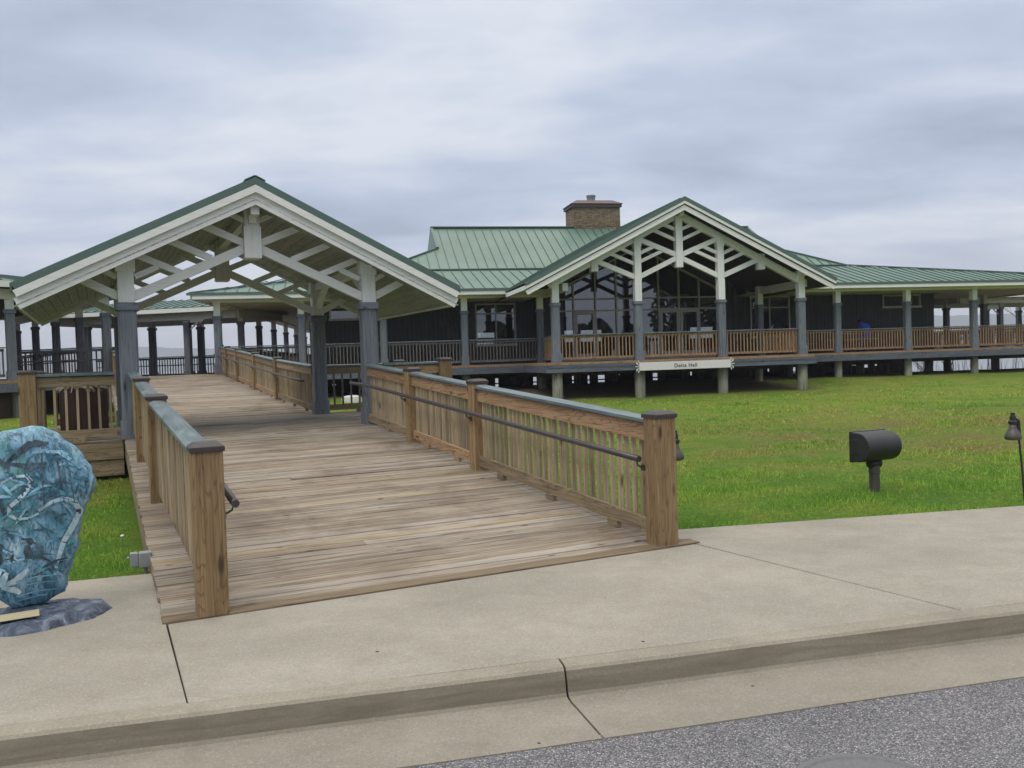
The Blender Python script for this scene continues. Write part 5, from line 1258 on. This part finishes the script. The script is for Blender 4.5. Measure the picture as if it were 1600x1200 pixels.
# ------------------------------------------------------------------ person and bench on the porch
def porch_people():
    # picnic table bench and a seated, bent person in blue
    a, b = 16.85, 5.5
    root = thing('picnic_table', 'wooden picnic table on the porch behind the railing, where a person in blue sits', 'table', HB, (a, b, ZF)); ox = root['_o']
    m = MB()
    for k in range(5): m.box((a - .8, b - .3 + .15 * k, ZF + .88), (1.7, .14, .04))
    m.build('tabletop', M['wood_x'], root)
    for s in (-1, 1):
        m = MB(); m.box((a - .8, b + s * .68, ZF + .60), (1.7, .26, .04)); m.build('bench_seat', M['wood_x'], root)
    for q in (-1.35, -.25):
        m = MB(); m.beam((a + q, b - .35, ZF), (a + q, b - .15, ZF + .86), .04, .1); m.beam((a + q, b + .35, ZF), (a + q, b + .15, ZF + .86), .04, .1); m.beam((a + q, b - .78, ZF + .53), (a + q, b + .78, ZF + .53), .04, .1); m.build('leg_frame', M['wood_y'], root)
    # second table in the bay beside the gable: only slats show through the railing
    a2, b2 = 12.5, 5.4; r2 = thing('picnic_table', 'wooden picnic table on the porch beside the gable, behind the narrow railing bay', 'table', HB, (a2, b2, ZF))
    m = MB()
    for k in range(5): m.box((a2, b2 - .3 + .15 * k, ZF + .74), (1.9, .14, .04))
    m.build('tabletop', M['wood_x'], r2)
    for s in (-1, 1):
        m = MB(); m.box((a2, b2 + s * .68, ZF + .45), (1.9, .26, .04)); m.build('bench_seat', M['wood_x'], r2)
    for q in (-.6, .6):
        m = MB(); m.beam((a2 + q, b2 - .35, ZF), (a2 + q, b2 - .15, ZF + .72), .04, .1); m.beam((a2 + q, b2 + .35, ZF), (a2 + q, b2 + .15, ZF + .72), .04, .1); m.beam((a2 + q, b2 - .78, ZF + .4), (a2 + q, b2 + .78, ZF + .4), .04, .1); m.build('leg_frame', M['wood_y'], r2)
    # person: skinned skeleton, seated on the bench facing the hall, bent forwards
    sx, sy, sz = a - .45, b - .72, ZF + .62
    verts = {}; V = []; E = []; Rr = []
    def add(nm, p, r, par=None):
        verts[nm] = len(V); V.append(p); Rr.append(r)
        if par: E.append((verts[par], verts[nm]))
    add('pelvis', (sx, sy, sz + .13), .15); add('waist', (sx, sy + .06, sz + .34), .15, 'pelvis'); add('chest', (sx - .02, sy + .19, sz + .55), .17, 'waist'); add('neck', (sx - .06, sy + .31, sz + .69), .07, 'chest'); add('head0', (sx - .09, sy + .36, sz + .74), .075, 'neck'); add('head', (sx - .12, sy + .42, sz + .80), .10, 'head0')
    for s, n in ((-1, 'l'), (1, 'r')):
        add('sh' + n, (sx + s * .19, sy + .2, sz + .57), .085, 'chest'); add('el' + n, (sx + s * .27, sy + .42, sz + .36), .055, 'sh' + n); add('wr' + n, (sx + s * .12, sy + .6, sz + .33), .04, 'el' + n); add('ha' + n, (sx + s * .08, sy + .68, sz + .33), .04, 'wr' + n)
        add('hip' + n, (sx + s * .1, sy + .04, sz + .09), .10, 'pelvis'); add('kn' + n, (sx + s * .13, sy + .47, sz + .07), .075, 'hip' + n); add('an' + n, (sx + s * .13, sy + .45, sz - .5), .05, 'kn' + n); add('to' + n, (sx + s * .14, sy + .62, sz - .56), .04, 'an' + n)
    pr = thing('person', 'person in blue with dark hair, bent over a table behind the porch railing', 'person', HB, (sx, sy, ZF)); ox = pr['_o']
    me = bpy.data.meshes.new('body'); me.from_pydata([tuple(v[i] - ox[i] for i in range(3)) for v in V], E, [])
    o = bpy.data.objects.new('body', me); COL.objects.link(o); o.parent = pr
    o.modifiers.new('skin', 'SKIN'); me.skin_vertices[0].data[0].use_root = True
    for i, r in enumerate(Rr): me.skin_vertices[0].data[i].radius = (r, r)
    ss = o.modifiers.new('smooth', 'SUBSURF'); ss.levels = ss.render_levels = 2; me.materials.append(M['blue'])
    h = MB(); c = (sx - .125, sy + .43, sz + .825)
    for i in range(1): h.lathe([(.0, -.08), (.08, -.06), (.112, .0), (.10, .07), (.05, .115), (.0, .122)], c=c, n=16)
    h.build('hair', M['hair'], pr, smooth=True)
porch_people()

# ------------------------------------------------------------------ bare trees, reeds
def bare_tree(x, y, h, text, seed, spread=.5):
    rr = random.Random(seed); z = float(ground_h(x, y)) - .1
    root = thing('bare_tree', text, 'tree', W0, (x, y, z), 'leafless trees by the water'); t = MB(); c = MB()
    def grow(mb, p, d, L, r, lev):
        pts = [p]; dd = d.copy(); n = 4
        for i in range(n):
            dd = (dd + Vector((rr.uniform(-.16, .16), rr.uniform(-.16, .16), rr.uniform(-.04, .12)))).normalized(); pts.append(pts[-1] + dd * (L / n))
        mb.tube(pts, [r * (1 - .45 * i / n) for i in range(n + 1)], 6 if lev < 2 else 4, caps=False)
        if lev >= 4: return
        k = 3 if lev < 3 else 2
        for i in range(k + (1 if lev == 0 else 0)):
            q = pts[rr.randint(2, n)] if i else pts[-1]
            nd = (dd + Vector((rr.uniform(-1, 1), rr.uniform(-1, 1), rr.uniform(-.1, .7))) * (spread + .1 * lev)).normalized()
            grow(c, q, nd, L * rr.uniform(.58, .8), r * .55, lev + 1)
    grow(t, Vector((x, y, z)), Vector((rr.uniform(-.1, .1), 0, 1)).normalized(), h * .34, h * .018, 0)
    t.build('trunk', M['bark'], root); c.build('crown', M['bark'], root)
for args in ((38.9, 62, 8.4, 'tallest bare tree at the right edge, its twigs beyond the end of the porch', 4, .75), (31.0, 60, 4.6, 'low bare tree between porch columns, right of the dark wall corner', 9, .7), (28.0, 58, 3.6, 'smallest bare sapling seen just right of the dark wall corner', 21, .6),
             (-20.5, 64, 5.0, 'bare tree seen between the second and third column of the side porch', 12, .55), (-18.6, 66, 4.8, 'bare tree seen behind the middle columns of the side porch', 15, .55), (-16.8, 65, 5.4, 'bare tree seen between the farthest columns of the side porch', 19, .55), (44.5, 70, 9.0, 'bare tree standing farther right beyond the porch', 31, .7)): bare_tree(*args)
def reeds():
    m = MB(); rr = random.Random(5)
    for k in range(900):
        x = rr.uniform(-42, -12) if k % 3 else rr.uniform(26, 60); y = rr.uniform(50, 60); z = float(ground_h(x, y)); h = rr.uniform(.8, 2.2); a = rr.uniform(-.25, .25)
        p = [(x, y, z - .1), (x + a * .4, y, z + h * .55), (x + a + rr.uniform(-.15, .15), y, z + h)]; m.tube(p, [.018, .014, .006], 3, caps=False)
    o = m.build('reeds', M['reed']); o['kind'] = 'stuff'; o['label'] = 'thin dry reeds and weeds along the shore behind the railings'; o['category'] = 'reeds'
reeds()

# woods across the road, behind the camera: seen only mirrored in the hall's glass
def woods():
    m = MB(); rr = random.Random(11)
    for k in range(23):
        x = 18 + 5.2 * k + rr.uniform(-1.5, 1.5); y = -32 + rr.uniform(-4, 3); h = (6.2 if x < 50 else 13.0) * rr.uniform(.85, 1.15)
        m.tube([(x, y, -.5), (x + .1, y, h * .4), (x, y, h * .8)], [.25, .18, .05], 6)
        for j in range(1500):
            a = rr.uniform(0, 6.28); q = rr.random(); zz = h * (.18 + .82 * q); rad = min(3.4, h * .4) * math.sin(math.pi * (.12 + .83 * q)) * rr.uniform(.5, 1.05); s = rr.uniform(.22, .45)
            c = Vector((x + rad * math.cos(a), y + rad * math.sin(a), zz)); e = Vector((rr.uniform(-1, 1), rr.uniform(-1, 1), rr.uniform(-1, 1))).normalized() * s; f = e.orthogonal().normalized() * s * .7
            m.add([c - e, c + f, c + e, c - f], [(0, 1, 2, 3)])
    o = m.build('woods', simple('dark_evergreen_leaves', S(52, 68, 40), .8, .2, var=.3)); o['kind'] = 'stuff'; o['label'] = 'dark woods across the road, mirrored in the glass of the hall'; o['category'] = 'woods'
woods()

# ------------------------------------------------------------------ grass
def grass():
    def inside_walk(x, y):
        u = (x - WK.x) * WK.c + (y - WK.y) * WK.s; v = -(x - WK.x) * WK.s + (y - WK.y) * WK.c
        return ((u > -.1) & (u < 4.32) & (v > -0.3) & (v < 30)) | ((u > -1.6) & (u < 6.05) & (v > 9.2) & (v < 13.4))
    N = 420000
    th = RNG.uniform(-40, 38, N) * math.pi / 180; d = np.exp(RNG.uniform(math.log(6.3), math.log(42), N))
    x = d * np.sin(th); y = d * np.cos(th)
    cl = RNG.normal(0, 1, (N, 2)) * .02; x = x + cl[:, 0]; y = y + cl[:, 1]
    a = (x - HB.x) * HB.c + (y - HB.y) * HB.s; b = -(x - HB.x) * HB.s + (y - HB.y) * HB.c
    edge = np.where(x > -1, 8.62 + (x - 5.13) * .169, 6.77 + (x + 3.6) * .31) + .0 + .03 * np.sin(x * 9) * np.sin(x * 3.1) + .02 * np.sin(x * 23) - .02
    edge = np.where(x > 5.13, 8.62 + (x - 5.13) * .1698 + .03 * np.sin(x * 8) * np.sin(x * 2.7) + .02 * np.sin(x * 21) - .025, edge)
    front = np.where((a > -.3) & (a < 10.6), -.8, 3.4) + .6 * np.sin(a * 1.3) + .5 * np.sin(a * 2.9)
    keep = (y > edge) & ~inside_walk(x, y) & (b < front) & ~((x < -13.6 - (30.6 - y) * .52) & (y > 24.5))
    nz = np.sin(x * 2.3 + 1.1 * np.sin(y * 1.7)) * np.sin(y * 2.9 + np.sin(x * 1.3)); keep &= RNG.uniform(0, 1, N) < (.62 + .38 * nz)
    x, y, d = x[keep], y[keep], d[keep]; n = len(x)
    nz = nz[keep]; z = ground_h(x, y) - .01
    h = RNG.uniform(.03, .075, n) * (1 + .45 * nz) * np.clip(.75 + d / 40, .75, 1.4); h = h * .8; h = np.where(y > 12, h * .8, h)
    w = np.clip(.0011 * d, .006, .03) * RNG.uniform(.6, 1.3, n); t = RNG.uniform(0, 2 * math.pi, n); lean = RNG.normal(0, .5, (n, 2)) * h[:, None]
    V = np.empty((n, 3, 3), np.float32)
    V[:, 0, 0] = x - np.cos(t) * w / 2; V[:, 0, 1] = y - np.sin(t) * w / 2; V[:, 0, 2] = z
    V[:, 1, 0] = x + np.cos(t) * w / 2; V[:, 1, 1] = y + np.sin(t) * w / 2; V[:, 1, 2] = z
    V[:, 2, 0] = x + lean[:, 0]; V[:, 2, 1] = y + lean[:, 1]; V[:, 2, 2] = z + h
    me = bpy.data.meshes.new('grass'); me.vertices.add(3 * n); me.vertices.foreach_set('co', V.ravel()); me.loops.add(3 * n); me.loops.foreach_set('vertex_index', np.arange(3 * n, dtype=np.int32))
    me.polygons.add(n); me.polygons.foreach_set('loop_start', np.arange(0, 3 * n, 3, dtype=np.int32)); me.update(calc_edges=True); me.validate()
    me.materials.append(M['grass']); o = bpy.data.objects.new('grass', me); COL.objects.link(o); o['kind'] = 'stuff'; o['label'] = 'short mixed green and brown lawn grass'; o['category'] = 'grass'
grass()
def dandelion(x, y):
    z = float(ground_h(x, y)); root = thing('dandelion', 'single white dandelion head in the grass left of the ramp', 'flower', W0, (x, y, z))
    m = MB(); m.tube([(x, y, z), (x + .005, y, z + .1)], .003, 5); m.build('stem', M['grass'], root)
    m = MB(); m.lathe([(.0, -.014), (.016, -.008), (.02, .002), (.012, .012), (.0, .015)], c=(x + .005, y, z + .11), n=12); m.build('flower_head', M['flower'], root, smooth=True)
dandelion(-3.98, 8.6)

# ------------------------------------------------------------------ haze over the bay
def haze():
    m = MB().box((200, 1215, 52), (6800, 2630, 116)); mt = bpy.data.materials.new('haze'); mt.use_nodes = True; nt = mt.node_tree; nt.nodes.clear()
    out = nt.nodes.new('ShaderNodeOutputMaterial'); v = nt.nodes.new('ShaderNodeVolumePrincipled'); v.inputs['Color'].default_value = (.86, .9, 1.0, 1); v.inputs['Density'].default_value = 0.00045; v.inputs['Anisotropy'].default_value = .2
    nt.links.new(v.outputs[0], out.inputs['Volume']); o = m.build('haze', mt); o['kind'] = 'stuff'; o['label'] = 'thin pale haze over the bay'; o['category'] = 'haze'
haze()

for o in scene.objects:
    if '_o' in o: del o['_o']
